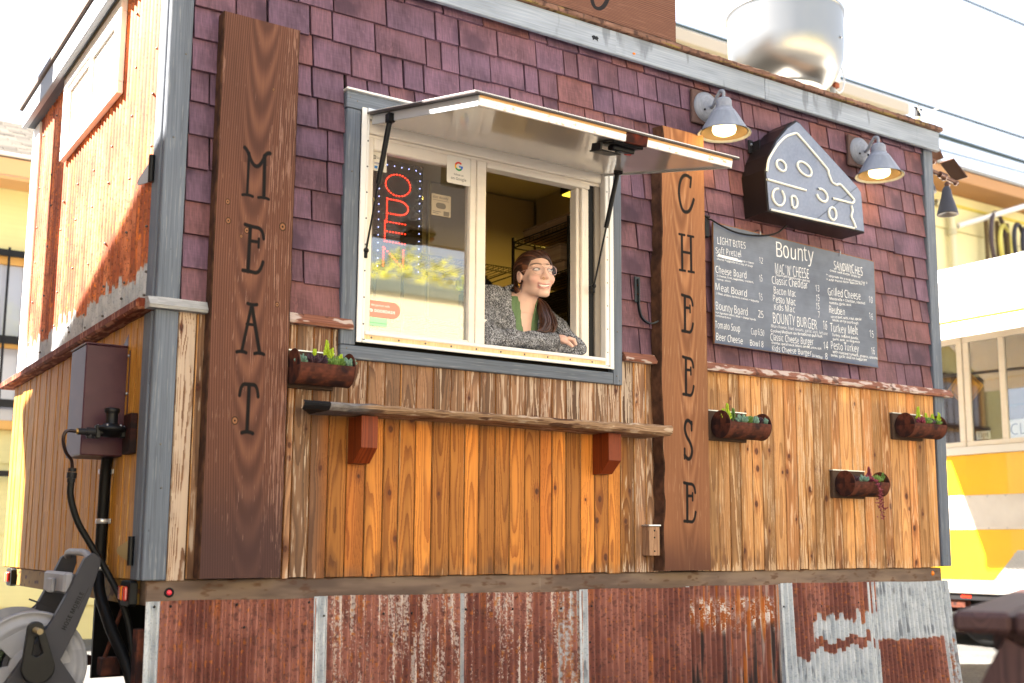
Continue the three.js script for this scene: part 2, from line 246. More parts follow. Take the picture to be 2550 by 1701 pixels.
// ---------------------------------------------------------------- the food trailer
const trailer = thing('food_trailer', 'food trailer clad in purple shingles and cedar boards over a rusty corrugated skirt', 'food trailer');
const WX0 = 0.79, WX1 = 1.965, WY0 = 1.655, WY1 = 2.545;   // window opening
{
  // front wall: sheathing with a real opening, shingles and boards on it
  const fw = mesh('front_wall', [bx(0.02, WX0, 0.74, 3.14, -0.1, -0.022), bx(WX1, 4.31, 0.74, 3.14, -0.1, -0.022), bx(WX0, WX1, 0.74, WY0, -0.1, -0.022), bx(WX0, WX1, WY1, 3.14, -0.1, -0.022)], M.black, trailer);
  const cache = {}, r = rng(12);
  const shingle = (w, h, k) => {
    const key = `${w}_${h}_${k}`; if (cache[key]) return cache[key];
    const g = bx(-w / 2, w / 2, 0, h + 0.02, -0.014, 0.005, 0.0012), p = g.attributes.position;
    for (let i = 0; i < p.count; i++) { const y = p.getY(i); p.setZ(i, p.getZ(i) - 0.017 * (y / (h + 0.02)) + (y < 0.004 ? 0.001 : 0)); }
    g.computeVertexNormals(); return cache[key] = uvm(g, 0.37 * k + 0.13 * w * 10, 0.29 * k);
  };
  const runs = (y0, y1) => {   // free stretches of a course
    let segs = [[0.084, 4.249]];
    const cut = (a, b) => { segs = segs.flatMap(([p, q]) => (b <= p || a >= q ? [[p, q]] : [[p, Math.min(q, a)], [Math.max(p, b), q]]).filter(([s, t]) => t - s > 0.02)); };
    if (y1 < 2.65) cut(0.696, 2.05); else if (y0 < 2.63) cut(0.69, 2.056);
    if (y0 < 2.70) { cut(0.235, 0.455); cut(2.315, 2.495); }
    if (y1 < 2.38 && y0 > 1.80) cut(2.66, 3.70);
    return segs;
  };
  for (let k = 0; k < 12; k++) {
    const y = 1.713 + 0.1232 * k, h = k === 11 ? 0.05 : 0.1232;
    for (const [a, b] of runs(y, y + h)) {
      const ws = []; let s = 0;
      while (s < b - a - 0.001) { let w = rr(0.07, 0.2, r); if (r() < 0.2) w += 0.04; if (b - a - s - w < 0.055) w = b - a - s; ws.push(w); s += w; }
      let x = a;
      for (const w of ws) {
        const wq = Math.max(0.02, Math.round((w - 0.0065) * 200) / 200 - (r() < 0.12 ? 0.004 : 0));
        const redder = x / 4.25 * 0.5 + (y < 2.1 ? 0.2 : 0) + (r() - 0.5) * 0.8;
        const mi = redder > 0.42 ? [3, 5, 6, 4][Math.floor(r() * 4)] : [0, 1, 2, 7, 4][Math.floor(r() * 5)];
        const m = mesh('shingle', shingle(wq, h, Math.floor(r() * 4)), M.shingle[mi], fw);
        m.position.set(x + w / 2, y + rr(-0.003, 0.003, r), rr(-0.002, 0.003, r)); m.rotation.set(rr(-0.012, 0.006, r), rr(-0.012, 0.012, r), rr(-0.006, 0.006, r));
        x += w;
      }
    }
  }
  for (let x = 0.694; x < 2.05;) { const w = Math.min(rr(0.09, 0.2, r), 2.052 - x); const wq = Math.round((w - 0.0065) * 200) / 200; if (wq > 0.02) { const m = mesh('shingle', shingle(wq, 0.058, Math.floor(r() * 4)), M.shingle[Math.floor(r() * 8)], fw); m.position.set(x + w / 2, 2.6385, 0); } x += w; }
  for (let i = 0; i < BOARDS.length - 1; i++) {
    const a = BOARDS[i], b = BOARDS[i + 1]; if ((a > 0.2 && b < 0.45) || (a > 2.33 && b < 2.5)) continue;
    const top = a > 0.7 && b < 2.07 ? 1.57 : 1.674, dz = rr(-0.0025, 0.0015, r);
    mesh('cedar_board', bx(a + 0.0026, b - 0.0026, 0.737 + rr(-0.003, 0.003, r), top, -0.02, dz, 0.0022), M.cladding, fw);
  }
  // corner boards
  mesh('corner_board', wood(bx(0, 0.081, 1.70, 3.1, -0.02, 0.012, 0.004)), M.grey, fw);
  mesh('corner_board', wood(bx(0, 0.081, 0.737, 1.672, -0.02, 0.012, 0.004)), M.grey, fw);
  mesh('corner_board', wood(bx(4.251, 4.331, 0.742, 3.1, -0.06, 0.012, 0.004)), M.grey, fw);
  // drip boards between shingles and cedar
  const dripBox = (x0, x1, n) => { // swept profile with slightly uneven edge
    const prof = [[-0.018, 1.672], [0.036, 1.671], [0.041, 1.683], [0.02, 1.713], [-0.018, 1.717]], pos = [], S = Math.max(4, Math.round((x1 - x0) / 0.05)), q = [];
    for (let i = 0; i <= S; i++) q.push(prof.map(([z, y], k) => [x0 + (x1 - x0) * i / S, y + (k ? 0.002 * (vn(i * 0.7 + n, k) - 0.5) : 0), z + (z > 0 ? 0.005 * (vn(i * 0.9 + n, k + 9) - 0.5) : 0)]));
    for (let i = 0; i < S; i++) for (let k = 0; k < 5; k++) { const a = q[i][k], b = q[i][(k + 1) % 5], c = q[i + 1][(k + 1) % 5], d = q[i + 1][k]; pos.push(...a, ...b, ...c, ...a, ...c, ...d); }
    for (const e of [q[0], [...q[S]].reverse()]) for (let k = 1; k < 4; k++) pos.push(...e[0], ...e[k + 1], ...e[k]);
    const g = new THREE.BufferGeometry(); g.setAttribute('position', new THREE.Float32BufferAttribute(pos, 3)); g.computeVertexNormals(); return uvm(g, n, n * 0.3);
  };
  mesh('drip_board', dripBox(-0.03, 0.186, 1), M.dripPale, fw);
  mesh('drip_board', dripBox(0.475, 0.737, 2), M.drip, fw);
  mesh('drip_board', dripBox(2.058, 2.27, 3), M.drip, fw);
  mesh('drip_board', dripBox(2.532, 4.375, 4), M.drip, fw);
  // grey casing round the window
  const gz = [-0.02, 0.02];
  mesh('window_casing', wood(bx(0.692, 0.7535, 1.615, 2.556, ...gz, 0.003)), M.grey, fw);
  mesh('window_casing', wood(bx(2.0005, 2.053, 1.561, 2.628, ...gz, 0.003)), M.grey, fw);
  mesh('window_casing', wood(bx(0.692, 1.999, 1.561, 1.613, gz[0], 0.022, 0.003), 0, 0, true), M.grey, fw);
  mesh('window_casing', wood(bx(0.69, 1.999, 2.558, 2.626, gz[0], 0.022, 0.003), 1, 0, true), M.grey, fw);
  mesh('drip_cap', bx(0.684, 2.06, 2.628, 2.636, -0.02, 0.034, 0.002), M.white, fw);
  // screws on the casing
  mesh('nail_head', merge([[0.705, 2.60], [0.735, 2.59], [0.72, 2.3], [0.718, 1.6], [2.02, 1.6], [2.035, 1.58], [2.025, 1.8], [0.04, 1.2], [0.05, 1.05], [0.03, 2.3], [0.06, 2.62], [4.28, 1.6], [4.3, 1.3], [4.29, 0.8], [4.295, 2.3]].map(([x, y]) => ball(x, y, x > 0.5 && x < 3 ? 0.0215 : 0.0125, 0.004, 6, 4, 1, 0.5))), M.screw, fw).userData.kind = 'stuff';
}
// roof with fascia and rusty edge
{
  const roof = mesh('roof', bx(-0.03, 4.33, 3.142, 3.2, -2.6, 0.03), M.black, trailer);
  mesh('fascia_board', uvm(bx(-0.035, 2.952, 3.088, 3.2, 0.031, 0.056, 0.003)), M.fascia, roof);
  mesh('fascia_board', uvm(bx(2.954, 4.34, 3.086, 3.2, 0.031, 0.056, 0.003), 0.7, 0.03), M.fascia, roof);
  const capT = tex(1024, 64, 4.4, 0.1, (u, v) => { const a = fbm(u * 18, v * 60, 4), b = fbm(u * 60, v * 30, 3); let c = mix3([84, 58, 46], [138, 104, 88], a); c = mix3(c, [128, 112, 52], ss(0.58, 0.7, fbm(u * 6 + 5, v * 40, 4)) * 0.7); return mix3(c, [52, 34, 28], ss(0.55, 0.75, b) * 0.7); });
  mesh('drip_edge', uvm(bx(-0.05, 4.355, 3.202, 3.226, -0.06, 0.076, 0.004)), std({ map: capT, roughness: 0.8 }), roof);
  // ragged roofing felt sticking out over the edge
  const pos = []; const S = 220; for (let i = 0; i < S; i++) { const x = -0.05 + 4.4 * i / S, y = (k) => 3.2265 + 0.004 * vn(k * 0.45, 3) + 0.004 * vn(k * 1.7, 5), z = (k) => 0.068 + 0.01 * vn(k * 0.8, 8), x2 = x + 4.4 / S; pos.push(x, 3.2255, z(i), x2, 3.2255, z(i + 1), x2, y(i + 1), z(i + 1) - 0.006, x, 3.2255, z(i), x2, y(i + 1), z(i + 1) - 0.006, x, y(i), z(i) - 0.006, x, y(i), z(i) - 0.006, x2, y(i + 1), z(i + 1) - 0.006, x2, y(i + 1), -0.06, x, y(i), z(i) - 0.006, x2, y(i + 1), -0.06, x, y(i), -0.06); }
  const g = new THREE.BufferGeometry(); g.setAttribute('position', new THREE.Float32BufferAttribute(pos, 3)); g.computeVertexNormals();
  mesh('roofing_felt', uvm(g), std({ map: tex(512, 64, 2, 0.25, (u, v) => mix3([70, 50, 36], [112, 88, 66], fbm(u * 40, v * 60, 3))), roughness: 0.95, side: THREE.DoubleSide }), roof);
  // end of the roof: rake board and metal edge
  mesh('rake_board', wood(bx(-0.062, -0.036, 3.09, 3.2, -2.56, 0.056, 0.003), 0.2, 0.3, true), std({ color: 0x9aa0a8, roughness: 0.7 }), roof);
  mesh('rake_edge', bx(-0.075, -0.03, 3.202, 3.235, -2.6, -0.0605, 0.004), std({ color: 0x6e5f56, roughness: 0.6 }), roof);
  mesh('soffit', bx(-0.034, 0.02, 3.1, 3.14, -2.56, 0.03), M.grey, roof);
  mesh('beetle_mark', (() => { const g2 = prism([[0, 0.005], [0.012, 0.012], [0.022, 0.009], [0.03, 0.012], [0.04, 0.004], [0.034, -0.004], [0.036, -0.012], [0.026, -0.006], [0.014, -0.006], [0.008, -0.013], [0.006, -0.004]], 0.0015); g2.translate(1.86, 3.135, 0.0563); return g2; })(), M.blackPlastic, roof);
  mesh('marker_light', ball(2.105, 3.117, 0.057, 0.009, 10, 6, 0.6, 0.5), phy({ color: 0xd8731a, roughness: 0.25 }), roof);
}
// end wall facing away from the serving side
{
  const ew = mesh('end_wall', [bx(0.02, 0.1, 0.74, 3.14, -2.55, -0.102)], M.black, trailer);
  const rs = (z0, z1, y0, y1, amp, pitch, x) => { // corrugated sheet, ribs upright
    const n = Math.round((z1 - z0) / pitch) * 8, g = new THREE.PlaneGeometry(z1 - z0, y1 - y0, n, 2), p = g.attributes.position;
    for (let i = 0; i < p.count; i++) { const z = p.getX(i) + (z0 + z1) / 2, y = p.getY(i) + (y0 + y1) / 2; p.setXYZ(i, x - amp * Math.sin((z - z0) / pitch * 6.2832), y, z); }
    g.computeVertexNormals(); const uv = g.attributes.uv; for (let i = 0; i < uv.count; i++) uv.setXY(i, p.getZ(i) - z0, p.getY(i) - y0); return g;
  };
  const am = (u, v) => 0.9 - 1.1 * ss(0.24, 0.14, v + 0.1 * (fbm(u * 30, 3, 2) - 0.5) + 0.04 * Math.sin(u * 3));
  const sheet = sheetMat(0.85, 1.4, am, 3, 0, 1), sheetB = sheetMat(0.85, 1.4, am, 8, 0, 1);
  mesh('corrugated_sheet', rs(-0.86, -0.1, 1.70, 3.1, 0.008, 0.0507, 0.012), sheet, ew);
  mesh('corrugated_sheet', rs(-1.62, -0.83, 1.70, 3.1, 0.008, 0.0507, 0.0105), sheetB, ew);
  mesh('corrugated_sheet', rs(-2.40, -1.59, 1.70, 3.1, 0.008, 0.0507, 0.012), sheet, ew);
  mesh('corner_flashing', bx(-0.004, 0.02, 1.7, 3.09, -2.555, -2.38, 0.003), M.white, ew);
  mesh('corner_board', wood(bx(-0.006, 0.02, 1.71, 3.09, -0.108, -0.0215, 0.003)), M.grey, ew);
  mesh('corner_board', wood(bx(-0.006, 0.02, 0.737, 1.67, -0.113, -0.0215, 0.003)), M.grey, ew);
  for (let z = -0.115, i = 0; z > -2.5; z -= 0.0815, i++) { const g = bx(-0.003 - 0.002 * (i % 3), 0.018, 0.737, 1.67, z - 0.080, z, 0.004); mesh('cedar_board', uvm(g, i * 0.0833 - z - 0.001), M.endWood, ew); }
  mesh('drip_board', uvm(bx(-0.058, 0.018, 1.672, 1.712, -2.7, -0.019, 0.008), 0, 0, true), std({ map: (() => { const t = dripT.clone(); t.rotation = 0; t.needsUpdate = true; return t; })(), color: 0xd8a080, roughness: 0.8 }), ew);
  const scr = []; const q = rng(4); for (const y of [2.98, 2.7, 2.5, 2.3, 2.05, 1.86, 1.76]) for (let z = -0.17; z > -2.3; z -= 0.304) scr.push(ball(0.003, y + rr(-0.04, 0.04, q), z + rr(-0.02, 0.02, q), 0.0055, 6, 4));
  mesh('screw_head', merge(scr), M.screw, ew).userData.kind = 'stuff';
  // strap hinges
  for (const [y, m, up] of [[2.2, std({ color: 0x9c9c98, roughness: 0.5, metalness: 0.4 }), 1], [0.836, std({ color: 0xa4873c, roughness: 0.55, metalness: 0.25 }), 0]]) {
    const g = prism([[0, -0.022], [0.012, -0.038], [0.16, -0.012], [0.175, 0], [0.16, 0.012], [0.012, 0.038], [0, 0.022]], 0.005); g.rotateY(Math.PI / 2); g.translate(-0.0115, y, -0.115);
    mesh('hinge', g, m, ew);
    mesh('hinge_pin', rod([-0.016, y - 0.05, -0.082], [-0.016, y + 0.05, -0.082], 0.011), M.blackPlastic, ew);
  }
}
{
  // small sliding window high in the end wall
  const w = part('end_window', trailer), x = -0.022;
  mesh('frame', [bx(x, 0.004, 2.675, 2.725, -1.71, -0.65, 0.003), bx(x, 0.004, 3.03, 3.088, -1.71, -0.65, 0.003), bx(x, 0.004, 2.7252, 3.0298, -1.71, -1.64, 0.003), bx(x, 0.004, 2.7252, 3.0298, -0.71, -0.65, 0.003)], M.white, w);
  mesh('sash', [bx(-0.014, 0.0, 2.726, 2.755, -1.639, -1.18), bx(-0.014, 0.0, 3.0, 3.029, -1.639, -1.18), bx(-0.014, 0, 2.7552, 2.9998, -1.639, -1.6), bx(-0.014, 0, 2.7552, 2.9998, -1.22, -1.18)], M.white, w);
  mesh('sash', [bx(-0.019, -0.002, 2.726, 2.755, -1.178, -0.711), bx(-0.019, -0.002, 3.0, 3.029, -1.178, -0.711), bx(-0.019, -0.002, 2.7552, 2.9998, -1.178, -1.14), bx(-0.019, -0.002, 2.7552, 2.9998, -0.75, -0.711)], M.white, w);
  const blind = std({ color: 0xd9cfc0, roughness: 0.7 });
  mesh('pane', bx(-0.005, -0.003, 2.755, 3.0, -1.6, -1.22), phy({ color: 0xcfc2b0, roughness: 0.08, clearcoat: 1 }), w);
  mesh('pane', bx(-0.009, -0.007, 2.755, 3.0, -1.14, -0.75), phy({ color: 0xd8d8d4, roughness: 0.06, clearcoat: 1 }), w);
  mesh('blind', bx(0.003, 0.006, 2.73, 3.02, -1.64, -0.72), blind, w);
  mesh('mould_line', bx(-0.026, 0.0, 3.0885, 3.096, -1.71, -0.65), std({ color: 0x6d6450 }), w);
}
{
  // chassis rail, lights, things under the floor
  const b = mesh('chassis_beam', uvm(bx(0.022, 4.27, 0.652, 0.737, -0.09, -0.012, 0.004)), M.beam, trailer);
  mesh('rear_beam', uvm(bx(0.004, 0.06, 0.652, 0.737, -2.42, -0.0905, 0.004), 0, 0.02), std({ map: tex(256, 64, 1, 0.25, (u, v) => mix3(mix3([120, 92, 44], [168, 132, 66], fbm(u * 8, v * 20, 4)), [84, 54, 36], ss(0.6, 0.75, fbm(u * 30, v * 50, 3)))), roughness: 0.7 }), b);
  const red = phy({ color: 0xb02418, roughness: 0.2, clearcoat: 0.8 }), amber = phy({ color: 0xd9801c, roughness: 0.2, clearcoat: 0.8 });
  for (const z of [-0.108, -2.28]) {
    const bezel = prism([[-0.06, -0.045], [-0.045, -0.055], [0.045, -0.055], [0.06, -0.045], [0.06, 0.045], [0.045, 0.055], [-0.045, 0.055], [-0.06, 0.045]].map(([p, q]) => [p * 0.95, q * 0.72]), 0.02, 0.004); bezel.rotateY(-Math.PI / 2); bezel.translate(0.002, 0.692, z);
    mesh('tail_light_bezel', bezel, M.rubber, b);
    mesh('tail_light_lens', bx(-0.036, -0.02, 0.667, 0.717, z - 0.04, z - 0.012, 0.005), red, b); mesh('tail_light_lens', bx(-0.036, -0.02, 0.667, 0.717, z + 0.013, z + 0.04, 0.005), red, b);
    mesh('tail_light_lens', bx(-0.038, -0.02, 0.668, 0.716, z - 0.0115, z + 0.0125, 0.004), amber, b);
  }
  mesh('marker_light', [ball(0.101, 0.695, -0.012, 0.0105, 12, 8, 1, 0.6)], phy({ color: 0xd03040, roughness: 0.25 }), b);
  mesh('marker_bezel', (() => { const g = new THREE.TorusGeometry(0.013, 0.004, 8, 20); g.translate(0.101, 0.695, -0.011); return g; })(), M.rubber, b);
  mesh('marker_light', [ball(4.192, 0.706, -0.012, 0.012, 12, 8, 1.1, 0.7)], phy({ color: 0xe07a14, roughness: 0.25 }), b);
  mesh('floor_underside', bx(0.06, 4.27, 0.66, 0.735, -2.5, -0.0905), M.black, b);
  mesh('mud_flap', bx(0.0, 0.34, 0.36, 0.65, -0.62, -0.6), M.rubber, b);
  mesh('stabiliser_leg', [rod([0.03, 0.655, -0.3], [-0.03, 0.46, -0.3], 0.007), bx(-0.045, 0.02, 0.40, 0.462, -0.34, -0.27, 0.004)], M.rustPlate, b); mesh('tow_bar', bx(-0.25, -0.03, 0.42, 0.455, -0.52, -0.48, 0.003), M.rustPlate, b);
  mesh('corner_post', bx(0.005, 0.03, 0.02, 0.575, -0.08, -0.02, 0.003), M.rustPlate, b);
  // wheels hidden in the dark behind the skirt
  for (const z of [-0.35, -2.25]) { const g = new THREE.TorusGeometry(0.24, 0.09, 12, 28); g.translate(2.4, 0.33, z); mesh('wheel', g, M.rubber, b); }
}
{
  // corrugated skirt: seven lapped sheets
  const sk = part('skirt', trailer);
  const P = 0.0316;
  const S = [
    [0.02, 0.645, 0.666, 0.000, (u) => (u < 0.05 ? 0.1 : 1.0), 0.78], [0.622, 1.245, 0.669, 0.006, (u, v) => (u < 0.058 ? 0.05 : u < 0.52 ? 0.9 - 0.4 * ss(0.34, 0.26, v) * (u > 0.25 ? 1 : 0.3) : 0.9), 0.5], [1.223, 1.84, 0.665, 0.001, (u) => (u < 0.034 ? 0.05 : u > 0.48 ? 0.6 : 0.92), 0.53],
    [1.818, 2.44, 0.669, 0.007, (u) => (u < 0.04 ? 0.05 : 1.0), 0.75], [2.418, 3.06, 0.67, 0.001, (u, v) => (u < 0.03 || u > 0.585 ? 0.1 : v > 0.46 ? 0.8 : 1.0), 0],
    [3.011, 3.69, 0.673, 0.008, (u, v) => { if (u < 0.085) return 0.1; const lo = 0.29 + 0.07 * vn(u / 0.0316, 2) - (u < 0.22 ? 0.02 : 0), ed = 0.42 + 0.09 * vn(u / 0.0316 + 9, 5); return Math.max(ss(lo - 0.03, lo + 0.02, v) * (1 - ss(0.19, 0.23, u) * ss(lo + 0.03, lo + 0.06, v)), ss(ed - 0.03, ed + 0.05, v)) * 1.15 - 0.1; }, 0.9],
    [3.628, 4.268, 0.668, 0.012, (u, v) => (u < 0.05 ? 0.15 : 1.05 * ss(0.36 + 0.02 * vn(u / 0.0316, 1), 0.325, v) * (u > 0.56 ? 0.45 : 1) - 0.1), 0.8],
  ];
  S.forEach(([x0, x1, top, dz, am, streak], i) => {
    const y0 = 0.03, n = Math.round((x1 - x0) / P) * 8, g = new THREE.PlaneGeometry(x1 - x0, top - y0, n, 6), p = g.attributes.position, uv = g.attributes.uv;
    for (let k = 0; k < p.count; k++) { const x = p.getX(k) + (x0 + x1) / 2, y = p.getY(k) + (top - y0) / 2 + y0, t = (top - y) / 0.6; const flat = x - x0 < 0.02 ? 0.3 : 1; p.setXYZ(k, x + (i === 6 ? 0.055 * t * (x - x0) / 0.64 : 0), y + 0.0025 * Math.sin(x * 9 + i) * (y > top - 0.01 ? 1 : 0), 0.004 + dz + flat * 0.0092 * Math.sin((x - x0) / P * 6.2832) + (i > 4 ? 0.03 * t : 0.012 * t)); uv.setXY(k, x - x0, y - y0); }
    g.computeVertexNormals();
    let m = sheetMat(x1 - x0, top - y0, am, i * 3.7 + 1, streak);
    if (i === 4) { // heavily stained sheet: pale zinc and orange rust above, dark bands below
      const t = tex(300, 300, x1 - x0, top - y0, (u, v) => { const s = 11; let c = rustC(u, v, s); const dk = ss(0.5, 0.62, fbm(u * 45 + s, v * 2.2, 3)); if (v < 0.47) c = mix3(c, [46, 40, 40], dk * 0.85); const up = ss(0.44, 0.5, v + 0.05 * vn(u * 70, 3)) * ss(0.6, 0.57, v); const pal = ss(0.5, 0.58, 0.6 * fbm(u * 90 + 4, v * 26, 3) + 0.4 * fbm(u * 300, v * 200, 2)); c = mix3(c, mix3([156, 88, 46], [212, 204, 198], pal), up * (0.35 + 0.65 * ss(0.4, 0.6, fbm(u * 60, v * 12, 3)))); const st = ss(0.62, 0.7, fbm(u * 110 + 2, v * 2.5, 3)); c = mix3(c, [198, 186, 176], st * 0.6 * ss(0.1, 0.3, v)); c = mix3(c, [180, 96, 30], ss(0.62, 0.72, fbm(u * 80 + 7, v * 4, 3)) * 0.7); if (u < 0.028 || u > 0.59) c = galvC(u, v, 5); return c; });
      m = std({ map: t, roughness: 0.65, metalness: 0.05 });
    }
    m.side = THREE.DoubleSide; mesh('corrugated_sheet', g, m, sk);
  });
  const sc = [[0.045, 0.65], [0.1, 0.65], [0.33, 0.65], [0.36, 0.57], [0.6, 0.65], [0.66, 0.6], [0.9, 0.6], [1.02, 0.598], [1.26, 0.605], [1.48, 0.6], [1.72, 0.595], [1.88, 0.6], [2.49, 0.57], [2.69, 0.565], [3.02, 0.565], [3.28, 0.56], [3.55, 0.57], [3.68, 0.575], [3.83, 0.575], [4.06, 0.565], [4.22, 0.575], [1.87, 0.45], [3.9, 0.47]];
  mesh('screw_head', merge(sc.map(([x, y]) => ball(x, y, 0.016 + (x > 3 ? 0.008 : 0.002), 0.005, 8, 5, 1, 0.7))), M.dark, sk).userData.kind = 'stuff';
}
// ---------------------------------------------------------------- serving window
{
  const w = part('serving_window', trailer);
  // outer flange
  mesh('flange', [bx(0.7545, 0.776, 1.627, 2.568, 0.0205, 0.03, 0.002), bx(1.978, 1.9995, 1.627, 2.568, 0.0205, 0.03, 0.002), bx(0.7765, 1.9775, 1.627, 1.637, 0.0225, 0.032, 0.002), bx(0.7765, 1.9775, 2.556, 2.568, 0.0225, 0.03, 0.002)], M.white, w);
  mesh('jamb', [bx(0.7765, 0.7895, 1.64, 2.556, -0.1, 0.026, 0.003), bx(1.955, 1.9775, 1.64, 2.556, -0.1, 0.026, 0.003), bx(0.79, 1.9545, 2.53, 2.556, -0.1, 0.02, 0.003)], M.white, w);
  mesh('sill_track', [bx(0.79, 1.9545, 1.659, 1.674, -0.1, 0.03, 0.003), bx(0.79, 1.9545, 1.6372, 1.6415, -0.02, 0.028)], M.white, w);
  mesh('sill_strip', uvm(bx(0.79, 1.9545, 1.642, 1.6588, -0.02, 0.0235), 0, 0, true), std({ map: tex(512, 64, 1.2, 0.1, (u, v) => mix3(mix3([214, 172, 120], [240, 210, 166], fbm(u * 9, v * 200, 3)), [150, 84, 44], ss(0.68, 0.8, fbm(u * 40, v * 60, 3)) * 0.8)), roughness: 0.6 }), w);
  const scr = []; for (let x = 0.82; x < 1.95; x += 0.118) scr.push(ball(x, 1.6505, 0.0235, 0.0045, 8, 5, 1, 0.6)); for (let y = 1.7; y < 2.5; y += 0.105) scr.push(ball(0.783, y, 0.0262, 0.0035, 8, 5), ball(1.966, y, 0.0262, 0.003, 8, 5));
  mesh('screw_head', merge(scr), M.screw, w).userData.kind = 'stuff';
  // head rail, cream with age
  mesh('head_rail', [bx(0.79, 1.9545, 2.478, 2.5295, -0.08, 0.004, 0.004), bx(0.79, 1.9545, 2.465, 2.4775, -0.08, -0.012, 0.002)], M.cream, w);
  // fixed sash with its pane
  mesh('fixed_sash', [bx(0.7905, 0.825, 1.6745, 2.4645, -0.05, -0.006, 0.004), bx(0.8255, 1.2705, 2.418, 2.4645, -0.05, -0.008, 0.004), bx(0.8255, 1.2705, 1.6745, 1.69, -0.05, -0.008, 0.003), bx(1.271, 1.3, 1.6745, 2.4645, -0.05, -0.006, 0.003)], M.cream, w);
  mesh('meeting_rail', [bx(1.3005, 1.346, 1.6745, 2.4645, -0.06, 0.0, 0.004), bx(1.3465, 1.35, 1.6745, 2.4645, -0.06, -0.02)], M.cream, w);
  mesh('pane', bx(0.8255, 1.2705, 1.6905, 2.4175, -0.032, -0.028), M.window, w);
  // open side
  mesh('opening_head', [bx(1.351, 1.893, 2.442, 2.4645, -0.06, -0.004, 0.003)], M.cream, w);
  mesh('opening_jamb', [bx(1.828, 1.846, 1.6745, 2.4415, -0.07, -0.02, 0.003), bx(1.8465, 1.872, 1.6745, 2.4415, -0.07, -0.006, 0.004), bx(1.8725, 1.893, 1.6745, 2.4415, -0.07, -0.014, 0.003)], M.cream, w);
  mesh('gasket', bx(1.8935, 1.9225, 1.6745, 2.4645, -0.06, -0.02), M.rubber, w);
  mesh('insect_screen_track', bx(1.923, 1.9545, 1.6745, 2.4645, -0.08, -0.008, 0.003), std({ color: 0x8d8378, roughness: 0.5 }), w);
  // stickers on the pane (flat print)
  const sticker = (name, x0, x1, y0, y1, W, H, draw, mat = {}) => { const g = new THREE.PlaneGeometry(x1 - x0, y1 - y0); g.translate((x0 + x1) / 2, (y0 + y1) / 2, -0.0265); const t = canvasTex(W, H, null, draw); if (mat.front) g.translate(0, 0, 0.0225); delete mat.front; return mesh(name, g, std({ map: t, roughness: 0.5, transparent: true, ...mat }), w); };
  const rrect = (g, x, y, W, H, q) => { g.beginPath(); g.moveTo(x + q, y); g.arcTo(x + W, y, x + W, y + H, q); g.arcTo(x + W, y + H, x, y + H, q); g.arcTo(x, y + H, x, y, q); g.arcTo(x, y, x + W, y, q); g.closePath(); };
  sticker('sticker', 1.156, 1.2695, 2.342, 2.4605, 256, 268, (g, W, H) => {
    g.fillStyle = '#e9e3d8'; rrect(g, 0, 0, W, H, 16); g.fill(); const cx = W / 2, cy = 92, r = 36; g.lineWidth = 17;
    const arc = (a, b, c) => { g.strokeStyle = c; g.beginPath(); g.arc(cx, cy, r, a * RAD, b * RAD); g.stroke(); };
    arc(-165, -42, '#d94434'); arc(142, 200, '#eeb41e'); arc(40, 145, '#2f9a4c'); arc(-2, 42, '#3d76d8'); g.strokeStyle = '#3d76d8'; g.lineWidth = 15; g.beginPath(); g.moveTo(cx + 2, cy + 2); g.lineTo(cx + 44, cy + 2); g.stroke();
    g.fillStyle = '#45423e'; g.textAlign = 'center'; g.font = '26px sans-serif'; g.fillText('follow us', cx, 184); g.font = '37px sans-serif'; g.fillText('on Google', cx, 228);
  }, { front: true });
  sticker('sticker', 0.826, 0.893, 2.338, 2.417, 160, 190, (g, W, H) => { g.fillStyle = '#d8d0c0'; rrect(g, -10, 0, W + 8, H, 10); g.fill(); g.strokeStyle = '#4a4844'; g.lineWidth = 7; rrect(g, 8, 40, 32, 32, 6); g.stroke(); g.fillStyle = '#4a4844'; g.fillRect(19, 51, 10, 10); g.font = '30px sans-serif'; g.fillText('Square', 48, 68); g.fillStyle = '#2c3e7a'; g.font = 'bold 26px sans-serif'; g.fillText('VISA', 26, 122); g.fillStyle = '#3d78b8'; g.fillRect(28, 138, 34, 28); g.fillStyle = '#e07a30'; g.beginPath(); g.arc(112, 152, 12, 0, 7); g.fill(); });
  sticker('sticker', 0.826, 0.967, 1.744, 1.811, 300, 144, (g, W, H) => { g.clearRect(0, 0, W, H); g.fillStyle = '#e8907c'; rrect(g, -60, 2, W + 58, H - 4, 68); g.fill(); g.fillStyle = '#fbeee6'; g.font = '24px sans-serif'; g.fillText('We partner with', 26, 50); g.font = 'bold 36px sans-serif'; g.fillText('DOORDASH', 56, 102); g.beginPath(); g.moveTo(2, 76); g.lineTo(36, 76); g.quadraticCurveTo(54, 90, 36, 104); g.lineTo(24, 104); g.lineTo(16, 94); g.lineTo(34, 92); g.lineTo(34, 88); g.lineTo(12, 88); g.fill(); });
  sticker('sticker', 0.826, 0.91, 1.708, 1.742, 160, 60, (g, W, H) => { g.fillStyle = '#a9dcae'; g.fillRect(0, 0, W, H); g.fillStyle = '#86c890'; g.fillRect(0, 34, W, 8); });
  sticker('notice', 1.099, 1.19, 2.2, 2.291, 200, 200, (g, W, H) => { g.fillStyle = '#a2937e'; g.fillRect(0, 0, W, H); g.fillStyle = '#6b6258'; g.font = 'italic bold 33px sans-serif'; g.fillText('Get Ready', 10, 40); g.fillRect(14, 54, 170, 4); rrect(g, 46, 78, 104, 54, 27); g.fill(); g.fillRect(126, 150, 58, 44); g.fillRect(14, 160, 84, 6); g.fillRect(14, 176, 60, 6); });
}
